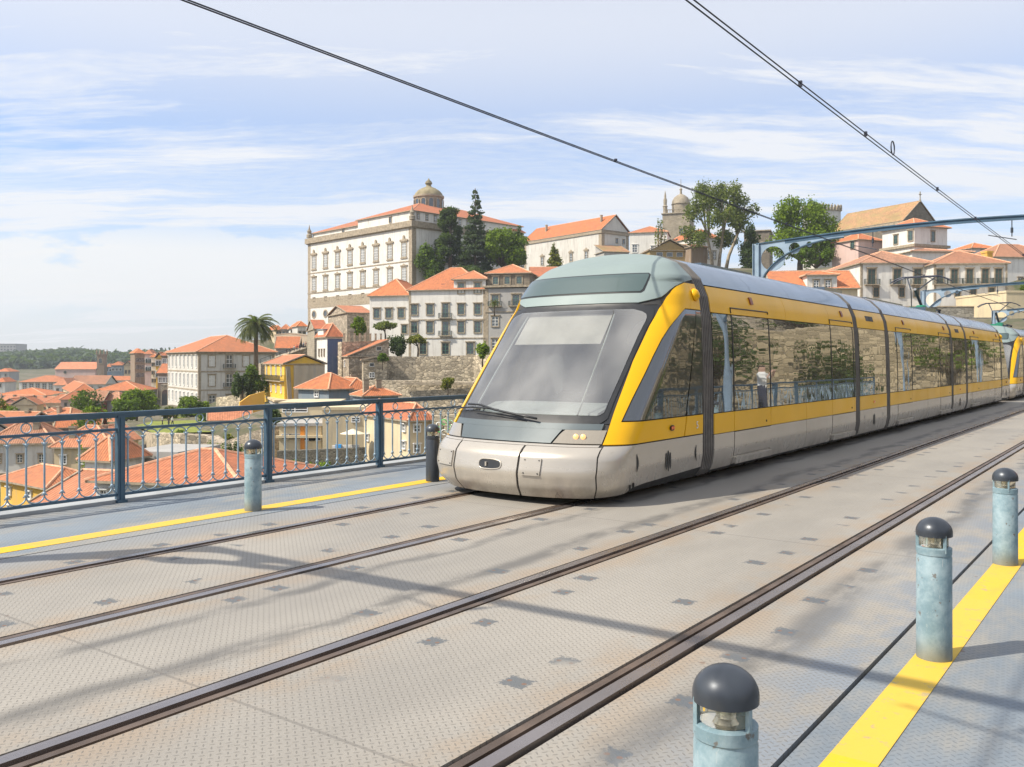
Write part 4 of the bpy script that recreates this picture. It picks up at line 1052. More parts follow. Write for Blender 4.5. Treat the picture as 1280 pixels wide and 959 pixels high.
# ---------------------------------------------------------------- trees
def leafmesh(name,lumps,n,size,mat,flat=.0,trunk=None,tmat=None,shell=.55):
    """lumps: (x,y,z,rx,ry,rz); leaves are little bent quads through the outer part of each lump"""
    L=np.array(lumps,float); vol=(L[:,3]*L[:,4]*L[:,5])**.75; cnt=np.maximum(6,(n*vol/vol.sum())).astype(int)
    idx=np.repeat(np.arange(len(L)),cnt); N=len(idx); l=L[idx]
    d=RNG.normal(size=(N,3)); d/=np.linalg.norm(d,axis=1)[:,None]
    r=(shell+(1-shell)*RNG.random(N)**.6)*(1+.16*RNG.normal(size=N))
    c=l[:,:3]+d*l[:,3:]*r[:,None]
    a=RNG.normal(size=(N,3))+d*.25; a/=np.linalg.norm(a,axis=1)[:,None]
    nrm=d*.7+RNG.normal(size=(N,3))*.75+np.array([0,0,.35]); nrm/=np.linalg.norm(nrm,axis=1)[:,None]
    u=np.cross(nrm,a); u/=np.linalg.norm(u,axis=1)[:,None]+1e-9; v=np.cross(nrm,u)
    s=size*(.6+.8*RNG.random(N))[:,None]; v=v*(.62)
    P=np.stack([c-u*s*.5,c-v*s*.5+nrm*s*.06,c+u*s*.5,c+v*s*.5+nrm*s*.06],1).reshape(-1,3)
    me=bpy.data.meshes.new(name); me.vertices.add(4*N); me.vertices.foreach_set('co',P.ravel()); me.loops.add(4*N); me.loops.foreach_set('vertex_index',np.arange(4*N))
    me.polygons.add(N); me.polygons.foreach_set('loop_start',np.arange(0,4*N,4)); me.polygons.foreach_set('loop_total',np.full(N,4)); me.update(calc_edges=True); me.materials.append(mat); return me
BARK=paint('bark',(.13,.10,.07),.95,0,.35,3); BARKL=paint('pale bark',(.30,.25,.18),.95,0,.3,2)
LG=leaf('leaf mid green',(.085,.165,.012)); LB=leaf('leaf bright green',(.135,.235,.01)); LD=leaf('leaf dark green',(.045,.085,.025)); LE=leaf('leaf olive',(.125,.175,.04)); LY=leaf('leaf yellow green',(.16,.19,.02)); LBL=leaf('leaf blue green',(.045,.08,.04)); LPN=leaf('palm green',(.075,.10,.03)); LW=leaf('far wood green',(.04,.075,.055),.35)  # far wood is tinted bluish: part of the distance haze sits in its colour
def tree(name,label,px,Z,yt,yb,wpx,kind='round',mat=LG,n=1800,seed=1,group=None,cat='tree',leafpx=3.2,deep=1.5):
    rg=random.Random(seed); m=Z/F; H=(yb-yt)*m; W_=wpx*m/2; zb=HZ(yb,Z)
    root=empty(name,(PX(px,Z),Z,zb),rg.random()*0,label,cat,group); lumps=[]; br=MB()
    if kind=='round':
        k=13; c0=H*.60
        for i in range(k*3):
            a=rg.random()*2*PI; e=rg.uniform(-.75,1); rr=rg.uniform(.3,.86); q=math.sqrt(max(0,1-e*e*.8))
            lumps.append((W_*rr*q*math.cos(a),W_*rr*q*math.sin(a),c0+H*.33*e,W_*rg.uniform(.18,.34),W_*rg.uniform(.18,.34),H*rg.uniform(.08,.15)))
        br.tube([(0,0,-deep),(0,0,H*.2),(W_*.05,0,H*.45)],[H*.045,H*.035,H*.022],8)
        for l in lumps[::3]: br.tube([(0,0,H*.25),(l[0]*.5,l[1]*.5,(l[2]+H*.25)/2),(l[0],l[1],l[2])],[H*.02,H*.013,H*.005],5)
    elif kind=='bush':
        for i in range(16):
            a=rg.random()*2*PI; rr=rg.uniform(.1,.75); lumps.append((W_*rr*math.cos(a),W_*rr*math.sin(a)*.8,H*rg.uniform(.15,.72),W_*rg.uniform(.22,.4),W_*rg.uniform(.22,.4),H*rg.uniform(.16,.3)))
        br.tube([(0,0,-deep),(0,0,H*.4)],[H*.05,H*.03],6)
    elif kind=='flat':    # umbrella crown
        for i in range(20):
            a=rg.random()*2*PI; rr=rg.uniform(.1,.8); lumps.append((W_*rr*math.cos(a),W_*rr*math.sin(a),H*(.78-.12*rr)+rg.uniform(-.04,.08)*H,W_*.3,W_*.3,H*.13))
        br.tube([(0,0,-deep),(W_*.05,0,H*.3),(0,0,H*.5)],[H*.05,H*.04,H*.03],6)
        for l in lumps[::3]: br.tube([(0,0,H*.45),(l[0]*.8,l[1]*.8,l[2]-H*.05)],[H*.02,H*.008],5)
    elif kind=='cone':
        k=15
        for i in range(k):
            f=(i+.5)/k; wr=W_*(1-f)**.8*.95+W_*.05
            for j in range(3 if f<.85 else 1):
                a=rg.random()*2*PI; lumps.append((wr*.45*math.cos(a),wr*.45*math.sin(a),H*(.06+.92*f),wr*.62,wr*.62,H*.055))
        br.tube([(0,0,-deep),(0,0,H*.95)],[H*.02,H*.004],6)
    elif kind=='spruce':  # tiered, ragged, with drooping boughs
        k=17
        for i in range(k):
            f=(i+.5)/k; wr=W_*((1-f)**.75)*rg.uniform(.8,1.1)+W_*.10
            for j in range(7 if f<.7 else 4):
                a=rg.random()*2*PI; lumps.append((wr*.62*math.cos(a),wr*.62*math.sin(a),H*(.05+.93*f)-wr*.12,wr*.46,wr*.46,H*.026))
                if j%2==0: br.tube([(0,0,H*(.07+.93*f)),(wr*.9*math.cos(a),wr*.9*math.sin(a),H*(.05+.93*f)-wr*.15)],[H*.005,H*.002],4)
        br.tube([(0,0,-deep),(0,0,H*.99)],[H*.018,H*.003],6)
    elif kind=='column':
        for i in range(20):
            f=rg.random(); wr=W_*math.sin(PI*min(.97,.12+.85*f))**.6; a=rg.random()*2*PI
            lumps.append((wr*.35*math.cos(a),wr*.35*math.sin(a),H*(.05+.9*f),wr*.6,wr*.6,H*.10))
        br.tube([(0,0,-deep),(0,0,H*.8)],[H*.02,H*.006],6)
    elif kind=='airy':
        for i in range(34):
            a=rg.random()*2*PI; rr=rg.uniform(.15,.9)**.7; e=rg.uniform(-.9,1); q=math.sqrt(max(0,1-e*e*.7))
            lumps.append((W_*rr*q*math.cos(a),W_*rr*q*math.sin(a),H*.64+H*.30*e-rr*H*.04,W_*rg.uniform(.17,.30),W_*rg.uniform(.17,.30),H*rg.uniform(.06,.12)))
        for x_,y_ in ((-.14,0),(.10,.1),(.28,-.1)):
            br.tube([(x_*W_*.5,y_*W_,-deep),(x_*W_,y_*W_,H*.22),(x_*W_*2.0,y_*W_,H*.5),(x_*W_*2.6,y_*W_,H*.8)],[H*.022,H*.017,H*.011,H*.004],7)
        for l in lumps[::2]: 
            x_=-.2*W_ if l[0]<-.1*W_ else (.5*W_ if l[0]>.4*W_ else .15*W_); br.tube([(x_,0,H*.42),((l[0]+x_)/2,l[1]*.5,l[2]*.9),(l[0],l[1],l[2])],[H*.01,H*.006,H*.003],5)
    elif kind=='cloud':   # pine with layered pads
        for i in range(26):
            f=rg.random(); wr=W_*(.95-.55*f); a=rg.random()*2*PI; rr=rg.uniform(.3,.8)
            lumps.append((wr*rr*math.cos(a),wr*rr*math.sin(a),H*(.10+.82*f),wr*.36,wr*.36,H*.06))
        lumps.append((0,0,H*.93,W_*.35,W_*.35,H*.06))
        br.tube([(0,0,-deep),(W_*.05,0,H*.5),(0,0,H*.9)],[H*.03,H*.022,H*.006],7)
        for l in lumps[::2]: br.tube([(0,0,l[2]-H*.04),(l[0],l[1],l[2])],[H*.008,H*.003],4)
    sz=max(.09,leafpx*m*1.2); n=int(n*1.7)
    place('crown',leafmesh('crown',lumps,n,sz,mat,shell=.35 if kind in('airy','spruce') else .5),root)
    br.build('trunk',BARKL if kind=='airy' else BARK,root,smooth=True)
    return root
def palm(name,label,px,Z,yt,yb,wpx,nf=56,seed=3,deep=2):
    rg=random.Random(seed); m=Z/F; H=(yb-yt)*m; W_=wpx*m/2; root=empty(name,(PX(px,Z),Z,HZ(yb,Z)),0,label,'palm tree')
    Ht=H-W_*.98; b=MB(); b.tube([(0,0,-deep),(0,0,Ht*.5),(0,0,Ht*.93)],[W_*.13,W_*.10,W_*.11],12); b.lathe([(W_*.12,0),(W_*.2,W_*.12),(W_*.16,W_*.3)],12,(0,0,Ht*.9)); b.build('trunk',BARK,root,smooth=True)
    b=MB()
    for i in range(nf):
        a=i*2.399+rg.uniform(-.2,.2); up=1-1.55*(i/nf)**.9; L=W_*rg.uniform(1.12,1.28)*(1 if up<.8 else .85); pts=[]; x=z=0; th_=math.asin(max(-.75,min(.97,up))) ; k=12
        for j in range(k+1):
            pts.append(Vector((x*math.cos(a),x*math.sin(a),z+Ht))); x+=math.cos(th_)*L/k; z+=math.sin(th_)*L/k; th_-=(.135 if up>-.2 else .07)
        side=Vector((-math.sin(a),math.cos(a),0))
        b.tube([tuple(q) for q in pts],[W_*.008]*k+[W_*.003],4)
        for j in range(1,k+1):
            dr=(pts[j]-pts[j-1]).normalized()
            for sub in (0,.5):
                P=pts[j-1].lerp(pts[j],sub+.25); l=W_*.30*math.sin(PI*(.12+.80*(j+sub)/(k+1)))**.6; w_=W_*.026
                for s_ in (-1,1):
                    tip=P+side*s_*l*.70+dr*l*.75-Vector((0,0,l*.38)); b.poly([tuple(P-dr*w_),tuple(P+dr*w_),tuple(tip)])
    b.build('fronds',LPN,root,fix=False)
    return root
# ================================================================ the hill with the palace
def zpx(px,Z): return HZ(px,Z)
pal=house('palace','huge white palace with granite trim, two rows of ornate windows and a domed lantern',515,250,45,385,655,277,430,None,0,WH,TI2,deep=12,cat='palace',corner=1.5,
  bands=((279.6,1.7,.75),(283.5,.5,.35),(326,.3,.12),(354.5,.35,.15),(369,3.2,.08)),
  win=[('L',[506,491.5,478,463,448.5,434,421,406,] and [.065+.124*i for i in range(8)],311,17.5,2.1,'pal'),('L',[.065+.124*i for i in range(8)],342,17.5,2.1,'palb'),
       ('L',[.065+.124*i for i in range(8)],364,4.2,1.3,'stone'),('L',[.69,.81,.933],385,6.5,1.9,'round'),('F',[.22,.42,.62,.82],311,13,1.9,'palb')])
Lx,Ly,he=pal['_d']; k_=250/F
def palbit(nm,mat,x0,x1,y0,y1,z0,z1,roof=None,rh=0,tile=TI2,par=pal):
    b=MB(); b.box(x0,x1,y0,y1,z0,z1); o=b.build(nm,mat,par)
    if roof: r=roofmesh(x1-x0,y1-y0,roof,rh,.55); r.build('roof',[tile,FRM,TIcap],o,(x0,y0,z1+.01))
    return o
TIcap=paint('ridge cap tiles',(.62,.33,.2),.9,0,.2,3)
a=palbit('attic',WH,.6,Lx-.6,.6,Ly*.50,he+.3,he+14*k_,'hip',5.2)
b_=palbit('attic',WH,1.2,Lx*.5,Ly*.503,Ly-.8,he+.3,he+8*k_,'hip',4.4)
for i in range(9): 
    m=wmesh('stone',1.1,1.6); o=place('window',m[0],pal,(Lx*(.06+.07*i),.6,he+8.3*k_),0); place('pane',m[1],o); place('sash',m[2],o)
for fy in (.2,.66):
    m=wmesh('stone',1.3,1.5); o=place('window',m[0],pal,(.6 if fy<.5 else 1.2,Ly*fy,he+4.4*k_ if fy>.5 else he+7.6*k_),-PI/2); place('pane',m[1],o)
# lantern
c=MB(); cx_,cy_=Lx*.43,Ly*.30; zc_=he+14*k_
c.lathe([(4.4,0),(4.4,6.9),(4.8,7.0),(4.8,7.6)],24,(cx_,cy_,zc_+1.0)); 
cu=c.build('cupola',AS,pal,auto=30)
for i in range(12):
    a_=2*PI*i/12; m=wmesh('arch',1.3,2.9); o=place('window',m[0],cu,(cx_+4.5*math.cos(a_),cy_+4.5*math.sin(a_),zc_+5.9),a_+PI/2)
    pn=place('pane',m[1],cu,(cx_+4.52*math.cos(a_),cy_+4.52*math.sin(a_),zc_+5.9),a_+PI/2)
c=MB(); c.lathe([(4.5,0),(4.2,.8),(3.4,1.7),(2.3,2.4),(1.3,2.8),(.9,3.0),(.75,3.5),(1.15,4.0),(.9,4.6),(.35,5.1),(.05,5.7)],28,(cx_,cy_,zc_+8.55)); c.build('dome',paint('mossy dome stone',(.24,.205,.125),.95,0,.3,.6),cu,auto=40)
for (x,y) in ((0,0),(0,Ly)):
    c=MB(); c.lathe([(.9,0),(.9,1.0),(.5,1.3),(.75,2.1),(.3,2.9),(.05,4.2)],12,(x+.3,y-.3 if y else .3,he+.6)); c.build('finial',AS,pal,auto=40)
c=MB(); c.box(Lx*.30,Lx*.34,Ly*.7,Ly*.72,he+8*k_,he+8*k_+3.2); c.build('chimney',AS,pal)
house('palace_wing','low rear wing of the palace with a small raised roof pavilion at its end',640,278,40,-14,655,290,345,'hip',2.2,WH,TI2,cat='palace wing')
house('monastery','long white monastery block with orange roof, hooded windows and a grey gable end',752,300,39,655,786,287.5,345,'gy',5.6,WH2,TI,
  cat='monastery',corner=1.4,bands=((289.5,.9,.35),),chim=((.3,.10,2.6),(.3,.80,2.6)),win=[('L',[678,714,733],317,10,1.9,'ped'),('F',[.55,.8],299,5,1.2,'stone')])
house('low_house','lean-to house with mossy orange roof beside the grey gable',755,292,15,-8,786,315,345,'sy',3.2,GR,TIM)
house('white_house','plain white house with flat orange roof left of the cathedral tower',787,270,-14,-12,834,292,345,'hip',2.6,WH,TI,win=[('F',[793.5],311,9,1.9,'whiteshut'),('F',[.62],312,7,1.4,'whiteshut')],over=.4)
house('white_house','white house with hipped orange roof under the domed cathedral tower',872,258,24,834,901,297,345,'hip',3.0,WH,TI,win=[('F',[886.5,893],318,10,1.3,'stone'),('L',[846],296,4,1.2,'stone')])
house('timber_gable','striped timber gable with glazed front, moss stained, below the domed tower',812,240,6,-9,862,313.5,345,'gy',3.0,paint('striped boards',(.38,.27,.12),.9,0,.5,6),TIM,cat='timber house',win=[('F',[.25,.5,.75],318,5,1.6,'bare')])
house('small_house','small dark wooden lean-to with an orange roof right of the striped gable',864,238,20,-5,884,309,345,'sy',1.4,BRO,TI3)
# cathedral
tw=house('cathedral_tower','sandy stone cathedral tower with a round dome and a pinnacle',828,330,-18,-14,862,268,345,'flat',0,AS,TI,cat='church tower',flatm=AS,over=.4,win=[('F',[.7],290,7,1.5,'arch'),('L',[.5],290,7,1.5,'arch')])
Lx,Ly,he=tw['_d']; u_=330/F
c=MB(); c.lathe([(3.4,0),(3.4,3.6),(3.7,3.8)],20,(Lx*.62,Ly*.35,he+.3)); dr=c.build('drum',AS,tw,auto=30)
c=MB(); c.lathe([(3.5,0),(3.3,1.3),(2.6,2.6),(1.4,3.5),(.5,3.9),(.35,5.2),(.6,5.7),(.12,6.3),(.07,9.5)],20,(Lx*.62,Ly*.35,he+4.1)); c.build('dome',AS,dr,auto=40)
c=MB(); c.lathe([(.8,0),(.8,2.5),(1.0,2.7),(.6,3.2),(.7,5),(.35,6),(.4,6.6),(.05,8.6)],8,(.9,.9,he+.3)); c.build('pinnacle',AS,tw,auto=30)
c=MB()
for i in range(9): c.box(1.8+i*.8,2.1+i*.8,.3,.5,he+.3,he+1.5)
c.box(1.6,8.9,.25,.55,he+1.5,he+1.75); c.build('balustrade',AS,tw)
house('cathedral_nave','stone cathedral wall with arched openings seen between the tree trunks',930,300,-20,-16,962,290,345,'flat',0,ASD,TI,cat='church',flatm=AS,win=[('F',[.3,.7],310,12,2,'arch')])
house('stone_church','old stone church with a long mossy roof and a cross on its dark gable',1129,260,28,1040,1170,276,330,'gy',6.3,ASD,TIM,cat='church',over=.25,bands=((278,.7,.35),),win=[('F',[.5],290,5,1.3,'round')])
ch=COL.objects[-1]
b=MB(); b.box(-.12,.12,-.1,.1,0,2.6); b.box(-.5,.5,-.1,.1,1.6,1.85); b.lathe([(.4,-.6),(.3,0),(.2,.3)],8)
for o in list(COL.objects):
    if o.name=='stone_church': Lx,Ly,he=o['_d']; b.build('cross',AS,o,(Lx/2,-.1,he+6.6))
ct=house('battlement_tower','pale square church tower with crenellated top behind the bright tree',1020,310,20,-7,1051,262,330,'flat',0,WH2,TI,cat='church tower',flatm=AS,over=.3)
Lx,Ly,he=ct['_d']; c=MB()
for i in range(9):
    f_=i/8
    for q in ((Lx*f_,-.1),(-.1,Ly*f_),(Lx,Ly*f_)): c.box(q[0]-.3,q[0]+.3,q[1]-.25,q[1]+.25,he+.3,he+1.9); c.add([(q[0]-.3,q[1]-.25,he+1.9),(q[0]+.3,q[1]-.25,he+1.9),(q[0]+.3,q[1]+.25,he+1.9),(q[0]-.3,q[1]+.25,he+1.9),(q[0],q[1],he+2.5)],[(0,1,4),(1,2,4),(2,3,4),(3,0,4)])
tag(c.build('battlements',AS,ct),kind=None)
house('white_house','white upper house with hipped orange roof and green windows under the stone church gable',1143,200,22,1103,1184,283,335,'hip',2.6,WH,TI,over=.7,win=[('L',[1120],296,11,1.4,'green'),('L',[1139],294,12,1.7,'green'),('F',[1166],294,12,1.3,'green')],bands=((306.5,.6,.5),),corner=.0)
house('white_annex','low white annex with dark eaves running right of the upper house',1140,185,6,1098,1214,315,345,'hip',1.4,WH,TI4,over=.6)
house('pink_house','pinkish house with orange roof and one green window left of the upper white house',1073,210,24,1040,1104,300,340,'hip',2.2,PK,TI,win=[('L',[1066],305,9,1.6,'green')])
house('orange_roof_house','low white house with a flat orange roof beside a blue water tank',1215,190,14,1189,1247,311,345,'hip',1.5,WH,TI,over=.6)
b=MB(); rt=empty('water_tank',wpt(1253,312,188),0,'blue round water tank on the roofs at right','water tank'); b.lathe([(1.1,-1.4),(1.3,-1.3),(1.3,.6),(1.0,.9),(.3,1.0)],20); b.build('tank',paint('blue plastic',(.03,.22,.5),.4),rt,auto=40); b=MB(); b.box(-1.2,1.2,-1.2,1.2,-8,-1.4); b.build('stand',GR,rt)
house('white_house','tall blank white house with a brown hipped roof at the right border',1243,172,10,-11,1330,322,372,'hip',3.2,WH,TI4,over=.4,win=[('F',[1275],352,10,1.2,'stone')])
house('yellow_shed','narrow ochre chimney shaft on the roofs near the right border',1234,160,10,-1.5,1241,316,345,'flat',0,YE2,TI,cat='chimney',flatm=YE2,over=.1)
bw_=house('townhouse','long white townhouse with weathered tile roof and two rows of dark shuttered windows',1076,160,0,1024,1167,330,388,'hip',2.9,WH,TI4,cat='townhouse',corner=.35,Lmax=60,
  win=[('F',[1089.5,1121.5,1147],346,19,1.7,'dark','b'),('F',[1095,1127,1145.5],365.5,12,1.2,'dark'),('L',[.55],347,17,1.7,'whiteshut','b')])
house('townhouse','right half of the long white townhouse, with five balconied windows',1168,156,-6,-11,1259,331,388,'hip',2.7,WH,TI4,corner=.3,cat='townhouse',
  win=[('F',[1173,1193,1212,1231.5,1248],346,18,1.5,'dark','b'),('F',[1197,1216.5,1239.5],366,11,1.2,'dark')])
slab('terrace_wall','grey stained terrace wall below the long white townhouse',[(1040,157,384,412),(1130,152,384,412),(1262,147,384,412)],3,stone('grey masonry',(.24,.23,.2),1.5),deep=3,cap=FRM)
slab('graffiti_wall','low dark wall painted with blue and purple graffiti beyond the tram roof',[(1195,135,397,409),(1262,132,397,409)],1,stone('dark wall',(.16,.15,.14),3),deep=4)
b=MB(); g=empty('graffiti',wpt(1213,403,134.2),R(-4),'blue, teal and purple painted letters on the dark wall','graffiti')
rg=random.Random(4)
for i in range(14):
    x=i*.5; b.prism([(x+rg.uniform(-.1,.1),rg.uniform(-.5,-.2)),(x+.3,rg.uniform(-.5,-.3)),(x+rg.uniform(.3,.5),rg.uniform(.1,.5)),(x+.1,rg.uniform(.2,.55))],lambda a,c,t_:(a,t_,c),-.14,-.11,i%3)
b.build('letters',[paint('graffiti blue',(.03,.2,.5),.6),paint('graffiti teal',(.02,.3,.32),.6),paint('graffiti purple',(.25,.05,.3),.6)],g)
house('tan_block','tan rendered block with a blank side at the right border behind the tram',1258,140,4,-14,1320,366,412,'flat',0,CR,TI,flatm=CR,over=.1)
sm=house('small_house','low house with orange roof and a white two window dormer, over the tram roof',968,140,-4,-11,1072,362,380,'gx',3.2,CR,TI,over=.4)
Lx,Ly,he=sm['_d']; b=MB(); b.box(5.0,9.6,-.2,3.5,he-1.1,he+2.1); dm=b.build('dormer',WH,sm); r=roofmesh(4.6,3.7,'hip',.7,.4); r.build('roof',[TI,FRM,TIcap],dm,(5.0,-.2,he+2.12))
for x in (6.4,8.2): m=wmesh('stone',1.1,1.2); o=place('window',m[0],dm,(x,-.2,he+.8),0); place('pane',m[1],o); place('sash',m[2],o)
# ================================================================ middle: white row house, stone houses
house('row_house','lower left wing of the white row house under the palace windows',462,192,-12,-16,511,371,447,'hip',4.0,WH,TI,cat='row house',over=.5,win=[('F',[471,486,501.5],392,11,1.7,'green'),('F',[505.5],412,10,1.5,'green')])
rh_=house('row_house','three storey white row house with granite framed green windows and orange hipped roof',511,185,-12,-14,607,364,447,'hip',5.2,WH,TI,cat='row house',corner=.5,bands=((400,.2,.12),(423,.2,.12)),
  win=[('F',[518,537.5,576.5,597],387.5,12,1.7,'green'),('F',[557],389,17,1.7,'green','b'),('F',[518,537.5,576.5,597],409.5,13,1.7,'green'),('F',[557],411,17,1.7,'green','b'),('F',[529,557,588],436,13,1.8,'green')])
Lx,Ly,he=rh_['_d']; b=MB(); b.box(Lx*.59,Lx-.02,.05,8,he-.1,he+2.1); at=b.build('attic',WH,rh_); r=roofmesh(Lx*.41,8,'hip',2.0,.5); r.build('roof',[TI,FRM,TIcap],at,(Lx*.59,.05,he+2.12))
for px_ in (576.5,597):
    s_=solve(PX(511,185),185,math.cos(R(-12)),math.sin(R(-12)),px_); m=wmesh('green',1.7,2.0); o=place('window',m[0],at,(s_,.05,he+.4),0); place('pane',m[1],o); place('sash',m[2],o)
b=MB(); b.box(Lx*.40,Lx*.45,1.3,1.9,he+1.2,he+1.5); b.build('skylight',GLS,rh_)
house('stone_house','weathered stone house with enclosed top gallery, blue windows and orange roof left of the tram',607,180,-12,-13,700,361,447,None,0,GR,TI,win=[('F',[619,645,672],376,13,1.8,'green','b'),('F',[619,645,672],402,12,1.7,'stone'),('F',[619,645,672],430,12,1.7,'stone')],bands=((358.5,.4,.5),(390,.2,.15)),corner=.6)
g_=house('roof_gallery','stone top floor with three blue framed windows under a red hipped roof',609,182,-12,-9,662,343,357.5,'hip',2.2,ASD,TI,deep=.2,win=[('F',[619.5,634,649],351,9,1.5,'green')],cat='house storey')
house('orange_roof_house','orange tiled roof just right of the stone gallery, half hidden by the tram',664,186,-1,-12,712,347,358,'gx',2.6,ST2,TI2,deep=9)
house('stone_chapel','small stone chapel with a mossy gable on the left and a white side wall',434,200,25,410,464,391.5,425,'gx',2.0,ST2,TI3,over=.35,cat='chapel',win=[('F',[451],404,16,1.8,'dark')])
house('stone_house','narrow stone house with slit window squeezed against the palace corner',393,188,18,384,409,412,448,'gx',2.2,AS,TI2,over=.2,win=[('F',[394.5],417,5,.8,'bare')])
cw=house('tiled_house','tall narrow house with a white front and a dark blue tiled side wall',409,168,27,396,428,422,462,'hip',2.6,WH,TI2,over=.4,win=[('L',[.25,.5,.75],441,8,.7,'dark')])
Lx,Ly,he=cw['_d']; b=MB(); b.box(.05,Lx-.03,-.06,-.003,-5,he-.25); b.build('blue_cladding',BLU,cw); b=MB(); b.box(-.1,1.3,Ly*.3,Ly*.85,he-.2,he+1.5); dm=b.build('dormer',WH,cw); b=MB(); b.box(-.25,1.5,Ly*.25,Ly*.9,he+1.5,he+1.7); b.build('roof',SLA,dm)
house('stone_barn','long sloping rubble stone house with an orange lean-to roof rising to the right',436,160,22,421,486,446.5,478,'sx',3.2,ST2,TI,over=.3,cat='stone house',win=[('L',[.3,.7],455,7,.9,'whiteshut'),('F',[.75],435.5,4,.9,'bare')])
house('stone_shed','small square stone outbuilding with orange roof and two little windows',454,152,12,-5,484,451,478,'sx',.9,ST,TI,over=.35,cat='stone house',win=[('F',[.36],456,4,.7,'bare'),('F',[.36],469,6,.8,'bare')])
slab('retaining_wall','high rubble retaining wall under the white row house',[(474,158,445,476),(520,159,446,477),(592,158,444,477),(640,150,444,477)],3,ST,cap=None,deep=4)
slab('retaining_wall','lower rubble retaining wall with a long stone ledge behind the railing',[(415,150,487,560),(450,146,476,560),(520,144,476,560),(600,142,478,560),(660,138,478,560)],3,ST,deep=6,cap=None)
slab('stone_ledge','narrow straight stone ledge running across the lower retaining wall',[(500,143.2,478.5,481.5),(592,141.2,478,481)],.6,FRM,cat='ledge')
slab('garden_wall','rubble wall with square stone posts under the small garden trees',[(427,165,427.5,452),(480,172,426,447)],1.2,ST,deep=3)
for i in range(8): 
    p_=430+6.6*i; r_=empty('garden_post',wpt(p_,427.5,165.5+.13*(p_-427)),0,'grey stone post in the garden fence, one of eight alike','fence post','posts of the garden fence'); b=MB(); b.box(-.16,.16,-.16,.16,-.1,1.5); b.build('shaft',FRM,r_); b=MB(); b.box(-.2,.2,-.2,.2,1.5,1.62); b.build('cap',FRM,r_)
slab('garden_wall','sandy wall with weathered top in front of the palace base',[(343,240,419,450),(362,236,417,450),(384,232,420,450)],2,plaster('sandy render',(.42,.36,.26),.6),deep=6,cap=FRM)
slab('ramp_wall','sloping stone ramp climbing towards the palace with people on it',[(326,205,456,490),(350,207,447,490),(384,212,435.5,490)],2.5,ST2,deep=8,cap=FRM)
b=MB(); r_=empty('ramp_railing',wpt(350,446,206.5),0,'thin dark railing along the sloping stone ramp','railing')
P_=[Vector(wpt(p,447-11.5*(p-350)/34-1.0,206.9+.145*(p-350)))-Vector(wpt(350,446,206.5)) for p in (326,338,350,362,374,384)]
b.tube([tuple(q+Vector((0,0,1.0))) for q in P_],.06,5); 
b.build('handrail',IRN,r_)
for q in P_: b=MB(); b.box(q.x-.06,q.x+.06,q.y-.06,q.y+.06,q.z-.3,q.z+1.0); b.build('post',IRN,r_)
# yellow house with scaffold netting
yh=house('yellow_house','bright yellow house with white windows, its side hung with pale scaffold netting',355.5,150,28,331,406,456,505,'gy',1.5,YE_,TI3,over=.35,win=[('L',[.14,.39,.64,.88],464,12,.8,'white'),('L',[.14,.39,.64,.88],487,9,.8,'white')])
Lx,Ly,he=yh['_d']; NET=plaster('pale netting',(.46,.39,.29),.5)
def net(x0,x1,z0,z1,nm,s):
    b=MB(); n,m=18,6; k=0
    for l in (0,1):
        for j in range(m+1):
            for i in range(n+1):
                f_=i/n; x=x0+(x1-x0)*f_+s*(j/m)*.8; b.v.append((x,-.25-.12*math.sin(f_*19)+.05*math.sin(j*2+i)+l*.03,z1+(z0-z1)*j/m))
    N=(n+1)*(m+1)
    for j in range(m):
        for i in range(n):
            a=j*(n+1)+i
            for o in (0,N): b.f.append([a+o,a+1+o,a+n+2+o,a+n+1+o]);b.m.append(0);b.uv.append(None)
    return b.build(nm,NET,yh,smooth=True)
net(Lx*.22,Lx*.99,0,he-.1,'netting',0); net(Lx*.02,Lx*.13,0,he-.3,'netting',.5)
d_=dmesh(Ly*.98); 
for z in (HZ(476.5,150)-HZ(505,150),): bo=place('balcony',d_[0],yh,(0,Ly/2,z),-PI/2); place('balustrade',d_[1],bo)
slab('ochre_wall','ochre painted garden wall stepping down from the yellow house',[(300,148,503,512),(313,149,494,512),(331,150,489,512)],.5,YE2,deep=2)
house('terrace','flat terrace with flower pots in front of the yellow house',345,146,20,318,372,503,520,'flat',0,GR,TI,flatm=BEI,cat='terrace',over=.3)
house('slate_house','blue grey slate clad house with pointed orange roof and one white window',411,125,52,373,-6,488,520,'hip',2.2,SLA,TI,over=.5,win=[('L',[396],493,7.5,1.1,'white')],chim=())
house('slate_house','pale grey house with mauve side wall and orange roof, behind the railing top',436,128,24,417,462,488.5,525,'hip',1.6,plaster('pale slate',(.42,.45,.47),.3),TI,over=.4,chim=((.6,.5,1.3),),win=[('L',[425],495,7,.8,'white')])
house('slate_house','grey house with wide shallow orange roof and two chimneys, just left of the cream house',455,115,28,441,498,496.5,535,'hip',1.25,SLA,TI,over=.35,chim=((.15,.3,1.6),(.55,.4,1.5)),win=[('F',[465],508,6,.9,'white')])
house('beige_house','flat roofed beige house with upper floor and dark blue window strip under the handrail',350,108,4,-9,420,506.5,528,'flat',0,CR,TI,flatm=CR,over=.15,win=[('F',[360],512,6,3.0,'bare')])
bh=house('beige_block','beige modern block with flat roof, window strip and orange pillar, by the dark garden wall',349,100,5,-8,402,533,563,'flat',0,CR,TI,flatm=GR,over=.25,win=[('F',[.22,.38],546,5,1.5,'bare'),('F',[.72,.86],548,5,1.3,'bare')])
Lx,Ly,he=bh['_d']; b=MB(); b.box(Lx*.50,Lx*.60,-.12,-.003,-2,he); b.build('orange_pillar',paint('orange paint',(.65,.24,.03),.7),bh); b=MB(); b.box(-.3,Lx+.3,-.5,.0-.003,he*.52,he*.62); b.build('concrete_ledge',CR,bh)
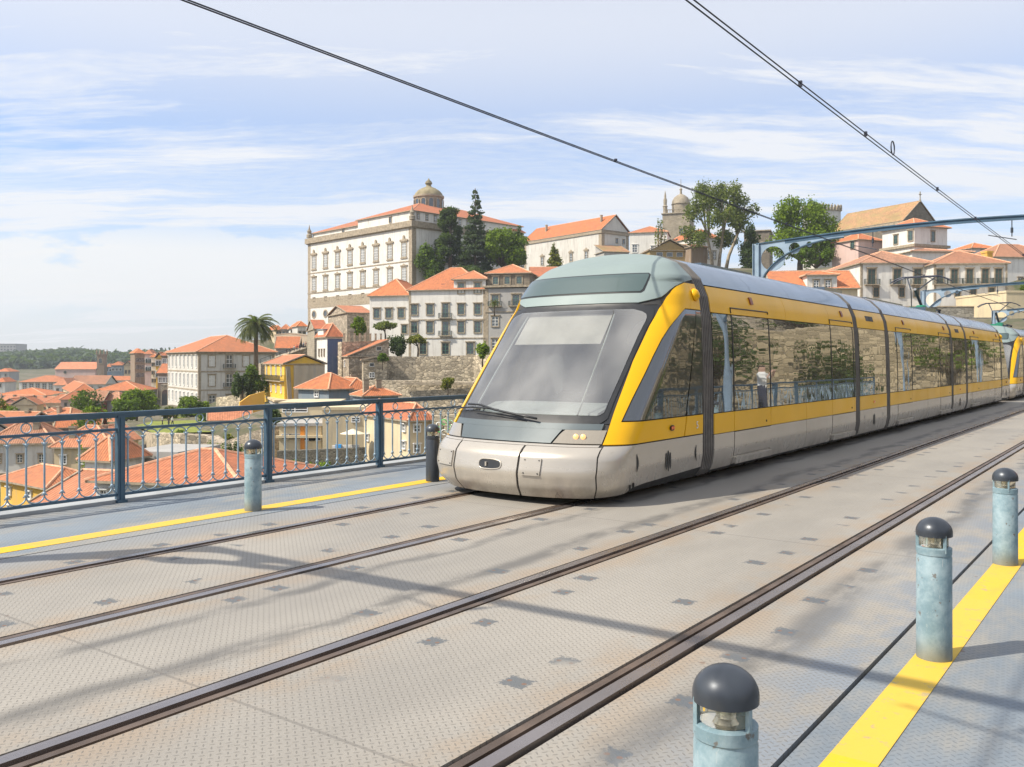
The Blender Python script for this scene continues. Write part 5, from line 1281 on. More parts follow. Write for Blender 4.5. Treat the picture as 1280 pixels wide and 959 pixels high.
house('cream_wing','tall cream wing with blank wall behind the terrace parasol',403,99,6,-7,455,513,563,'flat',0,CR,TI,flatm=CR,over=.1,win=[('F',[.8],525,6,.9,'bare')])
slab('dark_garden_wall','long dark stone garden wall above the green verge',[(346,92,564,590),(400,92,562,590),(455,92,560,590)],.8,stone('dark rubble',(.17,.155,.12),3),deep=6,cap=None)
slab('terrace_wall','white low terrace parapet with a blue towel hung over it',[(415,93,557,564),(449,93,556,563)],.3,WH,deep=.2)
b=MB(); t_=empty('towel',wpt(423,556.5,92.9),0,'bright blue towel hanging over the white parapet','towel'); b.box(-.3,.3,-.08,-.03,-.75,.06); b.box(-.3,.3,-.03,.3,.03,.07); b.build('cloth',paint('blue towel',(.04,.32,.72),.9),t_)
b=MB(); t_=empty('parasol',wpt(441,566,92.6),0,'cream garden parasol open on the small terrace','parasol'); b.tube([(0,0,-.5),(0,0,2.5)],.04,6); b.build('pole',IRN,t_); b=MB(); b.lathe([(1.35,0),(.7,.22),(.05,.5)],10,(0,0,2.0)); b.build('canopy',paint('cream canvas',(.7,.63,.48),.9),t_)
house('cream_house','cream house with orange hipped roof and grey framed windows, just left of the tram',512,85,30,455,541,528,588,'hip',1.55,CR,TI2,over=.35,win=[('L',[.10,.62],536,8,.9,'white'),('L',[.10,.62,.9],558,8,.9,'white'),('F',[521],536,8,.8,'white'),('F',[521],561,9,.8,'white')],deep=12)
house('orange_roof_house','strip of low orange roof right behind the deck edge near the second railing post',520,60,6,-5,600,596,606,'gx',.9,CR,TI3,over=.3,deep=10)
slab('graffiti_wall','rubble wall with green and white painted scrawl beside the tram nose',[(540,84,520,560),(580,84,518,560)],1,ST,deep=6)
b=MB(); g=empty('graffiti',wpt(557,534,83.6),0,'green and white scrawled tag on the rubble wall','graffiti')
for i in range(9):
    a=i*.9; b.tube([(math.cos(a)*.7+.25*math.cos(q),-.03,math.sin(a)*.5+.25*math.sin(q)) for q in np.linspace(0,5.2,9)],.05,4,i%2)
b.build('scrawl',[paint('graffiti green',(.08,.45,.10),.6),paint('graffiti white',(.75,.75,.72),.6)],g)
# ================================================================ left: big white house, town
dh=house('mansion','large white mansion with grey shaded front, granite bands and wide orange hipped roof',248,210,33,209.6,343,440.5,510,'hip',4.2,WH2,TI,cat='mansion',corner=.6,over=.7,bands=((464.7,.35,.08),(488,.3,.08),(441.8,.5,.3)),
  win=[('F',[264.7,303.5+4],451.5,13,1.9,'shutter'),('F',[286.5],452,16,1.9,'stone','b'),('F',[264.7,310],476,13,1.9,'shutter'),('F',[286.5],476,16,1.9,'stone','b'),('F',[265,287],501,12,1.9,'stone'),
  ('L',[.05+.128*i for i in range(8)],452,15,1.3,'whiteshut'),('L',[.05+.128*i for i in range(8)],476,14,1.3,'whiteshut'),('L',[.05+.128*i for i in range(8)],499,12,1.3,'whiteshut')])
house('grey_house','grey stone house with orange roof directly behind the palm',345,222,10,-12,372,436,470,'gx',3,GR,TI,win=[('F',[.3],446,6,1.4,'stone')])
for (nm,lb,px,Z,ph,xl,xr,ye,yb,kd,rh,wl,tl,wn) in [
 ('town_house','tall brown stone townhouse at the left end of the crowded row',168.5,330,36,163,181,442,486,'hip',1.8,BRO,TI,[('F',3,450,5,1.2,'stone'),('F',3,459,5,1.2,'stone'),('F',3,469,5,1.2,'stone')]),
 ('town_house','pink townhouse in the crowded row, with little balconies',181,322,12,-10,190,443,486,'hip',1.6,PK,TI3,[('F',2,451,5,1.4,'white','b'),('F',2,461,5,1.4,'white','b')]),
 ('town_house','narrow white townhouse in the crowded row beside the yellow gable',189,316,10,-10,196,447,487,'hip',1.2,WH,TI,[('F',2,456,4,1.0,'stone'),('F',2,466,4,1.0,'stone'),('F',2,476,4,1,'stone')]),
 ('town_house','yellow gabled townhouse with white balcony windows',195,308,8,-10,203,448,487,'gy',2.0,YE_,TI,[('F',1,454,6,2.2,'white','b'),('F',1,468,6,2.2,'white','b')]),
 ('town_house','dark stone townhouse wedged against the big mansion',202,300,10,-10,214,445,487,'hip',1.6,BRO,TI2,[('F',2,452,6,1.4,'white')]),
 ('town_house','low house with a bright orange lean-to roof in front of the dark townhouse',197,285,8,-7,213,467,490,'sy',3.0,BRO,TI,[('F',3,475,6,1.4,'white')]),
 ('arch_ruin','tall stone archway between the low house and the mansion',201,262,10,-4,214,482,515,'flat',0,ST2,TI,[('F',[.55],497,20,2.4,'arch')]),
 ('town_house','blue fronted house beside the dark church tower',132,520,14,-12,140,459,470,'hip',2.0,plaster('blue wall',(.16,.26,.36),.2),TI,[('F',2,463,3,1.4,'white')]),
 ('town_house','dark slate house with small orange top right of the blue front',139,470,12,-12,153,457,471,'hip',2.0,SLA,TI,[('F',3,462,3,1.4,'white')]),
 ('town_house','pale house with orange gable at the foot of the wooded ridge',155,440,20,-12,164,457,480,'gy',2.2,BEI,TI,[('F',2,465,4,1.2,'stone')]),
 ('church','pink walled church with long salmon roof and a round window',69,480,3,-16,119,462,472,'gx',3.9,PK,TI3,[('F',[.25],465.5,3,1.4,'round')]),
 ('market_hall','long white hall with low orange hipped roof in front of the church',24,400,5,-16,82,478,492,'hip',2.8,WH,TI,[('F',[.12,.26,.4,.54,.68,.82],483,7,2.0,'stone')]),
 ('stone_exchange','long grey arcaded stone building with orange roof at the left border',-8,300,3,-18,57,495,524,'hip',2.3,GR,TI,[('F',8,511,10,2.2,'arch'),('F',8,500.5,2.6,.9,'bare')]),
 ('town_house','tall white tenement with rows of tiny windows left of the cream corner house',68,340,5,-14,84,482,515,'hip',2.6,WH,TI3,[('F',2,488,4,1.2,'stone'),('F',2,496,4,1.2,'stone'),('F',2,505,4,1.2,'stone')]),
 ('corner_house','cream corner house with white side and orange hipped roof',91,290,30,79,121,491.5,518,'hip',2.9,CR,TI,[('F',3,500,4.5,1.2,'stone'),('F',3,509,4.5,1.2,'stone'),('L',3,500,4.5,1.2,'stone'),('L',3,509,4.5,1.2,'stone')]),
 ('warehouse','broad low warehouse with big orange hipped roof and grey wall',119,270,4,-15,176,489,508,'hip',2.7,GR,TI,[('F',5,494,3.5,1.5,'bare')]),
 ('town_house','white walled house with orange roof between the church and the warehouse',86,370,7,-16,131,481,494,'gx',3.6,WH2,TI4,[('F',4,486,3.5,1.4,'stone')]),
 ('town_house','low white house with a long thin orange roof under the blue fronted house',122,400,4,-10,162,476,486,'gx',1.9,WH,TI,[('F',4,480,2.6,1.3,'stone')]),
 ('town_house','small orange roofed house at the foot of the ridge, left border',-5,560,5,-14,11,465,474,'hip',2.2,GR,TI,[('F',2,469,3,1.5,'stone')]),
 ('town_house','grey and white house with little orange roof at the left edge below the wood',-6,440,5,-12,6,478,488,'hip',2.2,WH2,TI,[('F',1,482,4,1.5,'stone')]),
 ('red_house','dark red house with double gabled roof in front of the cream corner house',98,240,6,-8,128,502,518,'gx',2.4,RED,TI4,[('F',4,507,4,1.2,'dark')]),
 ('town_house','low house with orange roof in front of the arcaded stone building',44,235,14,-9,76,520,532,'hip',1.7,GR,TI2,[('F',3,525,3,1.0,'stone')]),
 ('town_house','long pale grey house just under the handrail at the left border',-6,190,2,-9,27,527,541,'gx',1.6,GR,TI4,[]),
 ('red_house','red walled house with two pale windows behind the first iron ring',38,200,8,-9,66,526.5,540,'hip',1.6,RED,TI,[('F',[.45,.7],531,5,1.1,'white')]),
 ('town_house','orange roofed house right of the red walled house',78,185,10,-8,113,533,548,'hip',1.6,BEI,TI,[('F',3,540,4,.9,'stone')]),
 ('town_house','salmon roofed house below the park trees',108,178,8,-8,142,536,548,'gx',1.8,GR,TI3,[]),
 ('town_house','small white house with two windows between the cream house and the red one',51,165,10,-6,66,545,560,'gx',1.3,WH,TI,[('F',2,551,3.5,.8,'stone')]),
 ('town_house','plain grey walled house behind the fourth baluster',80,160,12,-7,104,547,565,'hip',1.4,BEI,TI4,[('F',2,553,4,.9,'dark')]),
 ('chapel','white chapel front with a round window and dark red gabled roof at the left border',-4,150,12,-9,21,552,575,'gy',2.4,WH,TI2,[('F',[.55],553.5,5,.9,'round')]),
 ('cream_house','cream house with three tall dark windows and orange roof in the valley',54,130,32,26,73,561.5,588,'hip',2.3,CR,TI,[('L',[.25,.5,.85],572,7,.9,'dark'),('F',[.55],568,5,.8,'dark'),('L',[.25,.5,.85],583,6,.8,'dark')]),
 ('town_house','mauve cottage with a small terrace roof at the left border',5,115,12,-6,30,577,597,'hip',1.5,PUR,TI4,[('F',[.35,.7],586,4.5,.9,'white')]),
 ('town_house','orange roofed cottage in front of the white chapel',-2,128,8,-6,27,566,580,'hip',1.6,PUR,TI,[('F',[.4],573,5,1,'white')]),
 ('yellow_house','yellow valley house with white shutters and a hipped orange roof behind the first balusters',60,75,52,1,-5,612,652,'hip',1.25,YE2,TI,[('L',[.36,.80],624,9,.75,'whiteshut'),('L',[.36,.80],647,8,.7,'whiteshut'),('F',[.5],625,8,.6,'white')]),
 ('white_house','white valley house with salmon roof beyond the first railing post',106,74,-18,-4,138,577,632,'hip',1.9,WH,TI,[('F',[.12,.30],592,9,.8,'whiteshut'),('F',[.12,.30],618,9,.8,'whiteshut')]),
 ('white_house','wide white house with big red roof and long hip, right of the first railing post',120,55,-14,-9,300,603,640,'hip',1.55,WH,TI2,[('F',[.06,.16],617,8,.5,'white')]),
 ('low_house','long salmon roof sloping up right behind the lower rail, two tiny roof vents',50,58,-14,-9,122,630,650,'gx',1.5,GR,TI3,[]),
 ('plain_building','windowless grey rendered building with mauve side behind the wide red roof',158,78,-12,-7,222,564,592,None,0,GR,TI4,[('F',[.66],588,2.5,1.5,'bare')]),
 ]:
    cat={'church':'church','chapel':'chapel','arch_ruin':'archway','stone_exchange':'arcaded hall','market_hall':'hall','warehouse':'warehouse','plain_building':'building'}.get(nm,'house')
    kw={}
    if nm=='arch_ruin': kw=dict(flatm=ST2,over=.05)
    if nm=='stone_exchange': kw=dict(bands=((497,.5,.3),))
    house(nm,lb,px,Z,ph,xl,xr,ye,yb,kd,rh,wl,tl,win=wn,cat=cat,deep=14 if Z<200 else 10,**kw)
# church tower with pinnacles
ct=house('church_tower','dark stone church tower with open belfry and pinnacles',121,476,8,-5.2,130,443.5,472,'flat',0,BRO,TI,cat='church tower',flatm=BRO,over=.3,win=[('F',[.5],451,6,1.6,'arch'),('L',[.5],451,6,1.6,'arch')])
Lx,Ly,he=ct['_d']; c=MB()
for q in ((0,0),(Lx,0),(0,Ly),(Lx,Ly),(Lx/2,0)): c.lathe([(.45,0),(.45,1.2),(.05,2.8)],6,(q[0],q[1],he+.3))
c.build('pinnacles',BRO,ct)
house('hill_fortress','pale ruined walls standing on the wooded ridge',62,1390,8,-30,91,437.5,447,'flat',0,BEI,TI,cat='ruin',flatm=GR,over=.2,deep=20)
house('apartment_block','grey high-rise block on the horizon at the left border',-4,1300,8,-40,20,430,444,'flat',0,GR,TI,cat='apartment block',flatm=GR,over=.3,win=[('F',6,433.5,1.6,2.5,'bare'),('F',6,437,1.6,2.5,'bare')],deep=30)
for i,(px_,Z,xr) in enumerate(((352,300,362),(363,292,374),(372,282,383),(345,310,352))):
    house('hilltop_house','distant orange roofed cottage above the sandy wall, '+('left of the middle','middle one','nearest the palace corner','leftmost')[i],px_,Z,10+8*i,-8,xr,(412,411.5,408.5,413)[i],425,'hip',1.7,(GR,WH,WH2,BEI)[i],TI,win=[('F',2,416,3,1,'stone')])
# park
gp=[(170,150,532),(185,168,528),(215,200,521),(262,196,521),(300,150,531),(262,128,540),(225,122,541),(190,124,541)]
tag_=MB(); tag_.poly([wpt(p,y,Z) for p,Z,y in gp]); o=tag_.build('lawn',paint('lawn grass',(.19,.22,.025),.95,0,.25,.6)); tag(o,kind='structure')
slab('park_wall','long rubble park wall with worn buttresses below the lawn',[(176,150,538,600),(190,118,542,600),(225,112,543,604),(258,112,545,604)],2,ST,deep=8,cap=None)
slab('ruined_wall','tall ruined stone wall with a door opening right of the park',[(258,112,545,604),(272,108,555,605),(300,106,545,600),(338,104,532,600)],1.5,ST2,deep=8)
slab('broken_wall','crumbling rubble wall top with ivy below the mansion windows',[(270,170,497,520),(300,165,493,520)],2,ST,deep=6)
house('pink_ramp_house','salmon tiled low roof beside the ivy wall, under the ochre wall',262,140,18,-6,312,527,545,'gx',1.6,GR,TI3,win=[])
# ================================================================ trees and planting
tree('hillside_tree','dark layered cedar left of the spruce, below the palace side wall',562,252,258,350,62,'cloud',LD,5200,1,cat='tree',leafpx=2.8)
tree('hillside_tree','dark green broadleaf at the foot of the cedar, beside the palace corner',538,250,293,352,40,'bush',LG,2600,11,cat='tree',leafpx=2.6)
tree('spruce','tall ragged dark spruce standing highest among the palace trees',594,248,234,348,42,'spruce',LBL,5200,2,cat='spruce tree',leafpx=2.6)
tree('hillside_tree','wide mid green broadleaf right of the spruce',628,250,287,350,66,'round',LB,4600,5,leafpx=2.8)
tree('hillside_tree','small dark conical tree at the right end of the palace trees',648,254,281,345,22,'column',LD,1500,6,leafpx=2.4)
tree('hillside_shrub','low dark bush under the palace trees above the row house roof',580,240,330,356,60,'bush',LD,1800,61,cat='shrub',leafpx=2.6)
tree('yellow_conifer','small yellow green conical tree before the monastery windows',693,255,303,345,28,'cone',LY,1500,7,leafpx=2.4)
tree('spindly_tree','thin bare looking grey tree against the white house',825,245,272,345,16,'airy',LE,260,8,leafpx=2.)
tree('eucalyptus','tall airy eucalyptus with grey trunks before the domed tower',896,238,226,348,98,'airy',LE,8000,9,leafpx=2.4)
tree('cypress','dark cypress beside the eucalyptus',938,232,280,348,32,'column',LD,2400,10,leafpx=2.4)
tree('hillside_tree','big bright green round tree right of the catenary post',1000,228,250,350,98,'round',LB,7500,12,leafpx=2.6)
tree('hillside_tree','dark green tree under the bright round one',1020,220,290,350,60,'round',LG,2600,13,leafpx=2.6)
tree('street_tree','small green tree at the right border beside the tan block',1279,143,352,400,18,'column',LG,500,14)
tree('garden_tree','round bright green garden tree left of the white row house',449,176,396,427,20,'round',LB,1500,15,leafpx=2.2)
tree('garden_tree','small umbrella shaped garden tree before the row house wing',481,176,400,428,32,'flat',LE,1700,16,leafpx=2.2)
tree('garden_tree','dark green bushy tree on the retaining wall',497,170,418,446,30,'bush',LD,1700,17,leafpx=2.2)
tree('garden_tree','yellow green tree on the retaining wall beside the dark one',522,170,417,446,30,'flat',LY,1500,18,leafpx=2.2)
tree('climbing_plant','ivy hanging beside the row house at the tram edge',603,152,425,448,18,'bush',LB,500,19,cat='ivy')
palm('palm','tall date palm with a full round crown before the mansion',320,172,381,456,50)
palm('balcony_palm','small palm growing on the stone house balcony',618,176,371,392,14,22,5,.5)
tree('ivy_bank','ivy covered bank beneath the palm',318,160,455,490,34,'bush',LG,2400,20,cat='ivy',leafpx=2.6)
tree('ivy_bank','dark ivy cascading over the rubble wall right of the mansion',303,158,464,498,28,'bush',LD,1800,21,cat='ivy',leafpx=2.6)
tree('park_tree','broad bright green park tree, largest on the lawn',171,186,488,532,62,'round',LB,5000,22,leafpx=2.6)
tree('park_tree','second park tree just left and below the broad one',158,176,500,534,34,'round',LG,2200,23,leafpx=2.6)
tree('park_tree','round green park tree before the mansion corner',240,196,497,530,46,'round',LB,3000,24,leafpx=2.6)
tree('park_tree','yellowish feathery tree between the two park trees',213,190,508,532,22,'airy',LY,900,25,leafpx=2.2)
tree('park_tree','dark green tree on the right edge of the lawn',262,170,510,534,34,'bush',LG,1600,26,leafpx=2.4)
for i,(px_,Z,yt,yb,w_,mt,lb) in enumerate([(122,120,545,590,44,LB,'bright bush filling the gully left of the first post'),(92,112,560,600,40,LG,'green bush in the gully below the cream valley house'),(78,135,552,580,26,LY,'yellow green bush right of the cream valley house'),
  (105,92,585,622,36,LG,'leafy bush above the salmon roof'),(30,100,590,606,50,LB,'low bushes under the cream valley house'),(268,96,548,606,32,LG,'bush at the foot of the ruined wall'),(292,96,545,605,34,LD,'dark shrub left of the second railing post'),(315,98,550,606,36,LG,'flowering shrub right below the ruined wall'),
  (332,92,570,605,30,LY,'yellow flowering shrub by the second railing post'),(362,90,574,602,46,LG,'long green shrub below the dark garden wall, left part'),(402,90,576,600,44,LB,'grassy shrub under the dark garden wall, middle'),(440,90,578,598,36,LG,'shrub at the right end of the dark garden wall'),
  (285,112,540,560,26,LY,'orange flowered bush on top of the ruined wall'),(225,118,537,546,22,LG,'tuft on the park wall'),(345,106,508,532,16,LD,'shadowy shrub beside the beige block'),(560,140,470,486,20,LY,'weeds on the stone ledge'),(478,150,440,452,16,LG,'little bush left end of the high wall'),
  (150,210,512,530,40,LD,'dark hedge behind the lawn'),(115,205,508,528,16,LG,'shrub by the dark red house'),(62,300,498,512,16,LG,'tree clump before the white tenement'),(100,152,500+40,560,20,LG,'small tree among the valley roofs'),(14,108,596,612,28,LG,'bush before the mauve cottage')]):
    tree('bush',lb,px_,Z,yt,yb,w_,'bush',mt,max(500,int(w_*(yb-yt)*1.0)),40+i,cat='bush',leafpx=2.4)
# far wood on the ridge: one mass
WN=5200; u=RNG.uniform(-.62,-.30,WN); yy=RNG.uniform(820,1560,WN); xx=u*yy
zz=np.concatenate([ground(xx[i:i+3000],yy[i:i+3000]) for i in range(0,WN,3000)])+np.maximum(0,hill(xx,yy))
lump=[(xx[i],yy[i],zz[i]+3,RNG.uniform(7,14),RNG.uniform(7,14),RNG.uniform(4,9)) for i in range(WN)]
wd=place('distant_wood',leafmesh('distant_wood',lump,90000,6.5,LW,shell=.8)); tag(wd,'hazy dark wood covering the ridge on the horizon','wood',None,'stuff')
# scattered far town roofs filling the valley
rg=random.Random(11); k=0; used=[]
for i in range(7000):
    Z=rg.uniform(100,330); px_=rg.uniform(-60,175)
    x=PX(px_,Z); z=gh(x,Z); yb_=HOR-(z-EYE)/Z*F
    h_=rg.uniform(3.2,5.2); ye_=yb_-h_*F/Z; w_=rg.uniform(5.5,8.5)
    if any(abs(x-a)<7.0 and abs(Z-b)<8 for a,b in used) or ye_<(522 if Z<235 else 500) or (px_>112 and Z<225) or ye_>600: continue
    bad=False
    for o in COL.objects:
        if '_d' in o.keys() and o.parent is None:
            if (o.location.x-4-x)**2+(o.location.y+4-Z)**2<6.5**2: bad=True;break
    if bad: continue
    used.append((x,Z)); k+=1
    if k>90: break
    house('valley_house','one of many small orange roofed houses packed in the valley town',px_,Z,rg.uniform(-25,30),-w_*.8,-w_,ye_,yb_,rg.choice(['hip','gx','gy','hip']),rg.uniform(1.6,2.6),rg.choice([WH,WH2,CR,GR,BEI,PK]),rg.choice([TI,TI2,TI3,TI4,TI]),
        win=[('F',rg.choice([2,3]),ye_+.32*(yb_-ye_),.95*F/Z,.8,rg.choice(['stone','white','dark'])),('F',2,ye_+.78*(yb_-ye_),1.0*F/Z,.8,'stone')],group='small valley town houses',chim=((rg.uniform(.2,.8),rg.uniform(.2,.5),1.1),))
k=0; tp=[]
for i in range(3000):
    Z=rg.uniform(95,235); px_=rg.uniform(-20,165); x=PX(px_,Z); z=gh(x,Z); yb_=HOR-(z-EYE)/Z*F
    if yb_<528 or (px_>118 and Z<230) or any(abs(x-a)<5 and abs(Z-b)<9 for a,b in used+tp): continue
    if any('_d' in o.keys() and o.parent is None and (o.location.x-3-x)**2+(o.location.y+3-Z)**2<30 for o in COL.objects): continue
    tp.append((x,Z)); k+=1; h_=rg.uniform(3.5,7)*F/Z
    tree('valley_tree','leafy green tree standing between the small roofs of the valley town',px_,Z,yb_-h_,yb_+2,h_*rg.uniform(.8,1.3),rg.choice(['round','bush','bush']),rg.choice([LB,LG,LY,LD]),520,300+i,group='trees among the valley roofs',leafpx=2.6)
    if k>=34: break
print('valley',k)
# ================================================================ the hill on the near side, mirrored in the tram's windows
def azp(deg,r,z): return (r*math.sin(R(deg)),r*math.cos(R(deg)),z)
def rwall(label,a0,a1,r0,r1,zt,zb,mat,n=8,th=4):
    root=empty('cliff_wall',azp((a0+a1)/2,(r0+r1)/2,zb),0,label,'wall'); o=Vector(root.location); b=MB(); rg=random.Random(int(a0))
    P=[]
    for i in range(n+1):
        f_=i/n; P.append((Vector(azp(a0+(a1-a0)*f_,r0+(r1-r0)*f_,0)),zt+rg.uniform(-.7,.7)))
    for (p,z0),(q,z1) in zip(P[:-1],P[1:]):
        d=(q-p).normalized(); nn=Vector((d.y,-d.x,0)); nn*= th*(1 if nn.dot(p)>0 else -1)
        V=[(p.x-o.x,p.y-o.y,0),(q.x-o.x,q.y-o.y,0),(q.x-o.x,q.y-o.y,z1-zb),(p.x-o.x,p.y-o.y,z0-zb)]; V2=[(v[0]+nn.x,v[1]+nn.y,v[2]) for v in V]
        b.add(V+V2,[(0,1,2,3),(4,7,6,5),(3,2,6,7),(0,3,7,4),(1,5,6,2),(0,4,5,1)])
    b.build('masonry',mat,root)
ST3=stone('sunny cliff rubble',(.44,.35,.22),1.2,.6)
rwall('rubble cliff wall on the near side of the bridge, mirrored in the long windows',36,66,88,62,7.5,-20,ST3,14)
rwall('upper rubble wall on the near side, mirrored above the first one',36,66,104,80,15,-5,ST2,12)
rwall('near rubble wall behind the viewer side, mirrored in the cab glass',67,120,60,42,11,-20,ST3,12)
rwall('added wall standing in for the hillside far behind the viewer, mirrored in the cab corner glass',205,256,52,62,15,-35,ST2,8)  # unseen, added to keep bright sky out of the cab corner reflection
rwall('added rubble wall behind the viewer, mirrored in the cab side glass',121,205,44,52,13,-30,ST2,10)  # unseen wall added to darken what the cab side glass reflects
rg=random.Random(5)
for i,a_ in enumerate((38,42.5,47,52,57,62,70,78,88)):
    r_=(112 if a_<66 else 66)+rg.uniform(-3,3); x,y,z=azp(a_,r_,0)
    zb_=(9 if i%2 else 7); root=None
    phi=-a_+rg.uniform(-6,6); L1=rg.uniform(10,16)
    e=empty('hill_house',(x,y,zb_),R(phi),('cream','white','grey','yellow','white','stone','cream','white','pink')[i]+' house on the near side hill, number of floors three, mirrored in the tram','house','houses mirrored in the tram windows')
    e['label']=['cream house over the mirrored cliff by the bridge end','white house over the mirrored cliff, second from the bridge end','grey house in the middle of the mirrored cliff','yellow house with orange roof over the mirrored cliff','white house above the middle of the cliff bend','stone house above the bend of the mirrored cliff','cream house above the near rubble wall','white house above the near rubble wall','pink house above the near wall, furthest back'][i]
    b=MB(); hh=rg.uniform(7,10); b.box(0,L1,0,9,-6,hh); b.build('wall',[CR,WH,GR,YE2,WH2,ST2,CR,WH,PK][i],e)
    r=roofmesh(L1,9,'hip',2.2,.5); r.build('roof',[TI,FRM,TIcap],e,(0,0,hh+.01))
    m=wmesh('stone',1.3,1.9)
    for fz in (1.8,4.8):
        for q in range(4): o=place('window',m[0],e,(L1*(q+.5)/4,0,fz),0); place('pane',m[1],o)
def rtree(label,a_,r_,zb,h,w_,kind,mat,seed,n=1300):
    x,y,z=azp(a_,r_,0); Z=y; px_=640+F*x/y if y>1 else None
    # use the tree builder at a unit scale then move it
    t_=tree('near_hill_tree',label,640,F/10,HOR-h*10,HOR,w_*10,kind,mat,n,seed,leafpx=3.5,group=None); t_.location=(x,y,zb)
    return t_
for i,(a_,r_,zb,h,w_,kd,mt,lb) in enumerate([(40,84,-2,10,9,'round',LG,'round tree before the mirrored cliff near the bridge end'),(46,76,-3,9,9,'bush',LD,'dark bush halfway along the mirrored cliff'),(53,70,-2,12,12,'round',LD,'tall dark tree before the cliff bend'),
   (59,62,-3,8,10,'bush',LB,'bright bush before the mirrored cliff'),(64,60,-2,11,10,'cloud',LD,'layered pine before the cliff'),(74,50,-4,12,11,'round',LG,'large round tree before the near rubble wall'),(84,42,-4,11,11,'round',LD,'dark round tree beside the near wall'),(96,38,-4,12,12,'round',LG,'green tree furthest back on the near side'),(49,92,7,8,8,'round',LG,'tree on the ledge between the two cliff walls'),(56,84,7,7,10,'round',LD,'dark tree on the ledge above the cliff bend')]):
    rtree(lb,a_,r_,zb,h,w_,kd,mt,70+i)
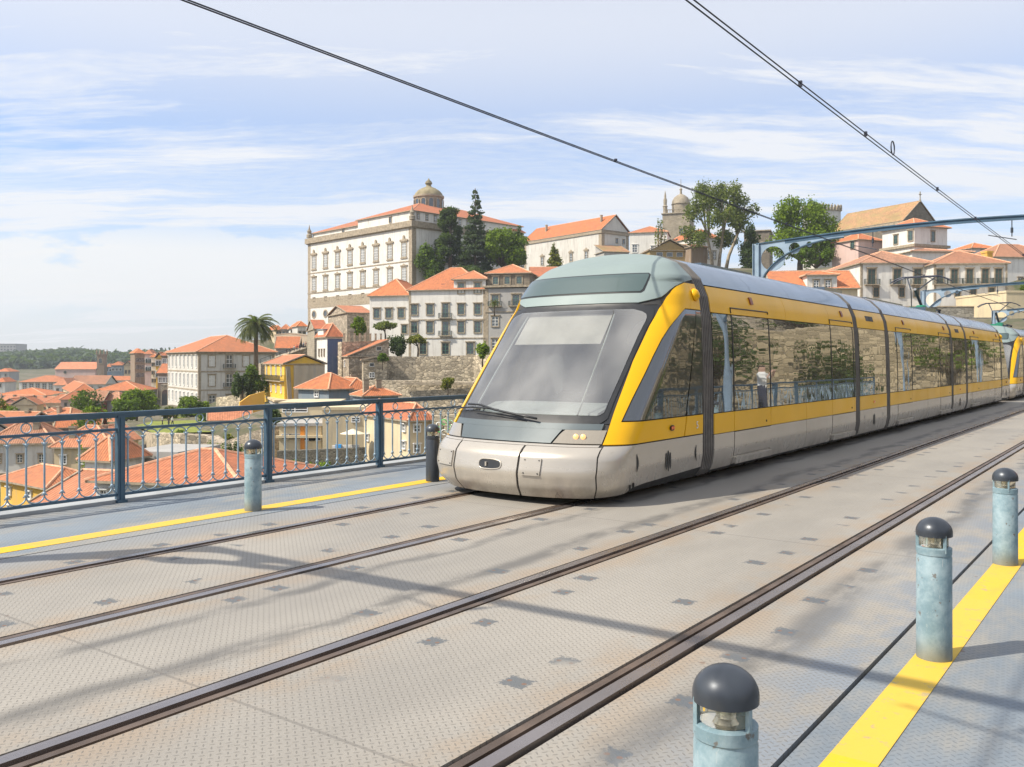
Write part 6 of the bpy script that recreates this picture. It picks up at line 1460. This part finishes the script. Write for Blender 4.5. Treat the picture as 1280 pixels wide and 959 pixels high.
# ================================================================ people
def person(label,loc,rz,shirt,trouser,skin=(.5,.32,.24),hair=(.05,.03,.02),arms='down',step=.18,grp=None):
    root=empty('person',loc,rz,label,'person',grp)
    me=bpy.data.meshes.new('body'); J={'pel':(0,0,.95,.135),'wst':(0,0,1.10,.125),'chs':(0,.0,1.30,.15),'nck':(0,.0,1.47,.055),'hd0':(0,-.01,1.56,.085),'hd1':(0,-.01,1.66,.095),'hd2':(0,0,1.73,.06)}
    E_=[('pel','wst'),('wst','chs'),('chs','nck'),('nck','hd0'),('hd0','hd1'),('hd1','hd2')]
    for s_,n_ in((-1,'l'),(1,'r')):
        J['hp'+n_]=(s_*.09,0,.88,.10); J['kn'+n_]=(s_*.10,-s_*step*.4-.02,.50,.065); J['an'+n_]=(s_*.10,-s_*step+.02,.09,.042); J['to'+n_]=(s_*.11,-s_*step-.13,.035,.035)
        J['sh'+n_]=(s_*.19,0,1.40,.062)
        if arms=='camera': J['el'+n_]=(s_*.25,-.16,1.22,.045); J['wr'+n_]=(s_*.09,-.30,1.48,.032); J['ha'+n_]=(s_*.05,-.31,1.55,.036)
        else: J['el'+n_]=(s_*.25,.02,1.12,.045); J['wr'+n_]=(s_*.25,-.07,.88,.03); J['ha'+n_]=(s_*.25,-.09,.79,.036)
        E_+= [('pel','hp'+n_),('hp'+n_,'kn'+n_),('kn'+n_,'an'+n_),('an'+n_,'to'+n_),('chs','sh'+n_),('sh'+n_,'el'+n_),('el'+n_,'wr'+n_),('wr'+n_,'ha'+n_)]
    ks=list(J); me.from_pydata([J[k][:3] for k in ks],[(ks.index(a),ks.index(b)) for a,b in E_],[])
    tmp=bpy.data.objects.new('tmp',me); COL.objects.link(tmp); md=tmp.modifiers.new('s','SKIN')
    for i,k in enumerate(ks): sv=me.skin_vertices[0].data[i]; sv.radius=(J[k][3],J[k][3]*(.72 if k in('pel','wst','chs') else 1)); sv.use_root=(k=='pel')
    sb=tmp.modifiers.new('u','SUBSURF'); sb.levels=1; sb.render_levels=1
    dg=bpy.context.evaluated_depsgraph_get(); m2=bpy.data.meshes.new_from_object(tmp.evaluated_get(dg)); bpy.data.objects.remove(tmp)
    mats=[paint('skin %s'%(skin,),skin,.6),paint('shirt %s'%(shirt,),shirt,.9),paint('trousers %s'%(trouser,),trouser,.9),paint('hair %s'%(hair,),hair,.8),paint('shoes',(.04,.035,.03),.6)]
    m2.materials.clear()
    for m in mats: m2.materials.append(m)
    for p in m2.polygons:
        c=p.center; p.use_smooth=True
        if c.z<.10: i=4
        elif c.z<.98 and abs(c.x)<.215: i=2
        elif c.z>1.66 or (c.z>1.55 and c.y>.02): i=3
        elif c.z>1.475 and abs(c.x)<.16 and not(arms=='camera' and c.y<-.2): i=0
        elif abs(c.x)>.215 and c.z<1.1 and arms=='down': i=0
        elif arms=='camera' and c.y<-.18: i=0
        else: i=1
        p.material_index=i
    m2.name='body'; place('body',m2,root); return root
person('person in a white shirt and dark trousers raising a camera, mirrored in the tram window',bw(24.5,.35,.0),-TH-PI/2,(.75,.75,.72),(.03,.035,.06),arms='camera')
person('person in a red jacket on the near pavement, mirrored in the cab glass',bw(9.6,.25,.0),-TH-PI/2+.4,(.65,.05,.03),(.05,.05,.06))
person('person in a blue top on the near pavement beside the red jacket',bw(10.3,-.25,.0),-TH-PI/2-.5,(.06,.12,.35),(.12,.11,.1))
for i,(p_,col_) in enumerate(((357,(.1,.1,.12)),(362,(.5,.05,.05)),(366.5,(.55,.5,.5)),(370,(.6,.06,.05)),(373.5,(.08,.09,.12)),(378,(.12,.14,.3)),(381,(.4,.1,.1)))):
    Z=207.5+.145*(p_-350); y=447-11.5*(p_-350)/34
    person('person in a '+('black coat','dark red jumper','pale shirt','bright red jacket','dark grey coat','navy top','maroon top')[i]+' standing on the stone ramp',(PX(p_,Z),Z+1,HZ(y,Z)+.15),R(60+40*i),col_,(.05,.05,.07))
for i,(p_,Z) in enumerate(((211,150),(215.5,148),(203,152))):
    person('person in '+('black','white','a grey top')[i]+' standing on the park lawn',(PX(p_,Z),Z,HZ(533,Z)-.1+.1*i),i*1.2,((.03,.03,.03),(.7,.7,.7),(.3,.3,.32))[i],(.04,.04,.06))
# ================================================================ aerial haze
hb=MB(); hb.box(-3100,3100,-3100,3100,-95,200); ho=hb.build('haze',None)
hm=bpy.data.materials.new('haze'); hm.use_nodes=True; n_=hm.node_tree; n_.nodes.clear(); om=n_.nodes.new('ShaderNodeOutputMaterial'); pv=n_.nodes.new('ShaderNodeVolumePrincipled')
pv.inputs['Color'].default_value=(.86,.92,1,1); pv.inputs['Density'].default_value=.00022; pv.inputs['Anisotropy'].default_value=.2; n_.links.new(pv.outputs[0],om.inputs['Volume'])
ho.data.materials.clear(); ho.data.materials.append(hm); tag(ho,kind='stuff')
